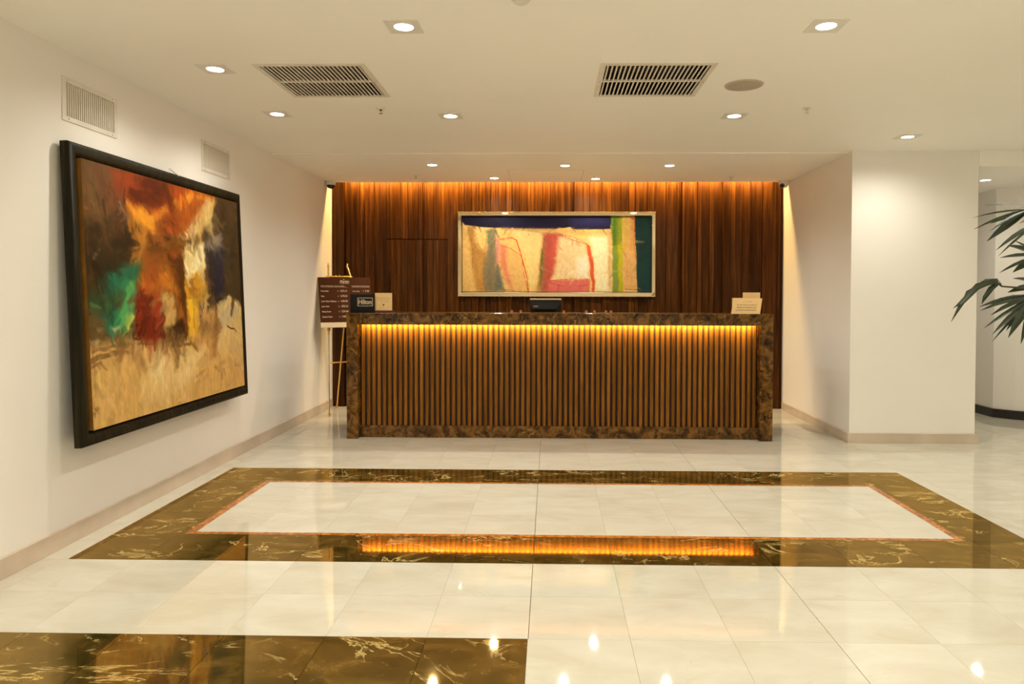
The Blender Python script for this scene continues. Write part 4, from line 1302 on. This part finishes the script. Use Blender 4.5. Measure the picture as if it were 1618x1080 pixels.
PC = Vector((2.80, 3.45, 0))
pl = thing('potted_palm', 'dark green lady palm whose fan leaves reach in from the right edge', 'plant', PC)
inv = Matrix.Translation(-PC)
MB().lathe([(0.0, 0.0), (0.15, 0.0), (0.19, 0.30), (0.205, 0.34), (0.19, 0.345), (0.18, 0.30), (0.0, 0.30)], 32).build('pot', M_POT, pl, smooth=True)
MB().lathe([(0.0, 0.315), (0.10, 0.312), (0.178, 0.301)], 24).build('soil', M_SOIL, pl)


def blade(spine, width, nrm_hint):
    """a folded leaf blade along a spine, tapering to the tip"""
    spine = [Vector(p) for p in spine]
    n = len(spine)
    vs, fs = [], []
    for i, p in enumerate(spine):
        t = i / (n - 1)
        d = (spine[min(i + 1, n - 1)] - spine[max(i - 1, 0)]).normalized()
        side = d.cross(nrm_hint).normalized()
        up = side.cross(d).normalized()
        wd = width * 0.5 * (0.28 + 0.72 * min(1.0, t / 0.35)) * (1.0 if t < 0.55 else max(0.06, 1 - ((t - 0.55) / 0.45) ** 1.6))
        vs += [p - side * wd + up * wd * 0.35, p, p + side * wd + up * wd * 0.35]
    for i in range(n - 1):
        a, b2 = 3 * i, 3 * (i + 1)
        fs += [(a, a + 1, b2 + 1, b2), (a + 1, a + 2, b2 + 2, b2 + 1)]
    m = MB()
    m.add(vs, fs)
    return m


def stem_point(z):
    return Vector((PC.x - 0.10 + 0.02 * math.sin(3 * z), PC.y + 0.015 * math.cos(4 * z), z))


MB().tube([stem_point(z) for z in (0.30, 0.7, 1.1, 1.5, 1.85)], [0.018, 0.016, 0.015, 0.013, 0.009], 10).build('stem', M_STEM, pl, smooth=True).location = -PC
MB().tube([stem_point(z) + Vector((0.14, 0.07, 0)) for z in (0.30, 0.7, 1.1, 1.45)], [0.016, 0.015, 0.013, 0.008], 10).build('stem', M_STEM, pl, smooth=True).location = -PC
rp = random.Random(8)
cam_p = Vector((0, 0, 1.35))


def frond(hub, blades, z0):
    hub = Vector(hub)
    s = stem_point(z0)
    mid = (s + hub) / 2 + Vector((0, 0, 0.05))
    f = MB().tube([s, mid, hub], [0.006, 0.005, 0.004], 8).build('frond', M_STEM, pl, smooth=True)
    f.location = -PC
    for sp_, wd in blades:
        nh = (Vector((rp.uniform(-0.6, 0.3), -1.0, 0.7 + rp.uniform(-0.3, 0.5)))).normalized()
        blade(sp_, 0.028 * wd, nh).build('leaflet', M_LEAF, f, smooth=False)


for hub, tips in FRONDS:
    hv = Vector(hub)
    bl = []
    for tip, wd in tips:
        tv = Vector(tip)
        L = (tv - hv).length
        sag = 0.03 * L
        bl.append(([hv + (tv - hv) * t + Vector((0, 0, sag * 4 * t * (1 - t))) for t in (0, 0.2, 0.4, 0.6, 0.8, 1.0)], wd))
    # the far half of the fan, hidden beyond the picture edge
    for k in range(4):
        a = -0.9 + 0.6 * k
        tv = hv + Vector((0.28 * math.cos(a), 0.10 * (k - 1.5), 0.24 * math.sin(a)))
        bl.append(([hv + (tv - hv) * t for t in (0, 0.25, 0.5, 0.75, 1.0)], 0.9))
    frond(hub, bl, min(1.8, max(0.6, hub[2] - 0.10)))
frond(DROOP_HUB, [(p, w) for p, w in DROOP], 1.25)
# fronds on the side away from the picture
for k, (an, z) in enumerate([(0.3, 1.5), (1.2, 1.7), (-0.8, 1.35), (2.0, 1.2), (-1.5, 1.75)]):
    s = stem_point(z)
    hub = s + Vector((0.30 * math.cos(an), 0.30 * math.sin(an), 0.14))
    bl = []
    for j in range(7):
        b2 = an + (j - 3) * 0.42
        tip = hub + Vector((0.26 * math.cos(b2), 0.26 * math.sin(b2), -0.04 - 0.02 * abs(j - 3)))
        bl.append(([hub + (tip - hub) * t + Vector((0, 0, 0.06 * t * (1 - t))) for t in (0, 0.25, 0.5, 0.75, 1.0)], 0.95))
    frond(hub, bl, z)
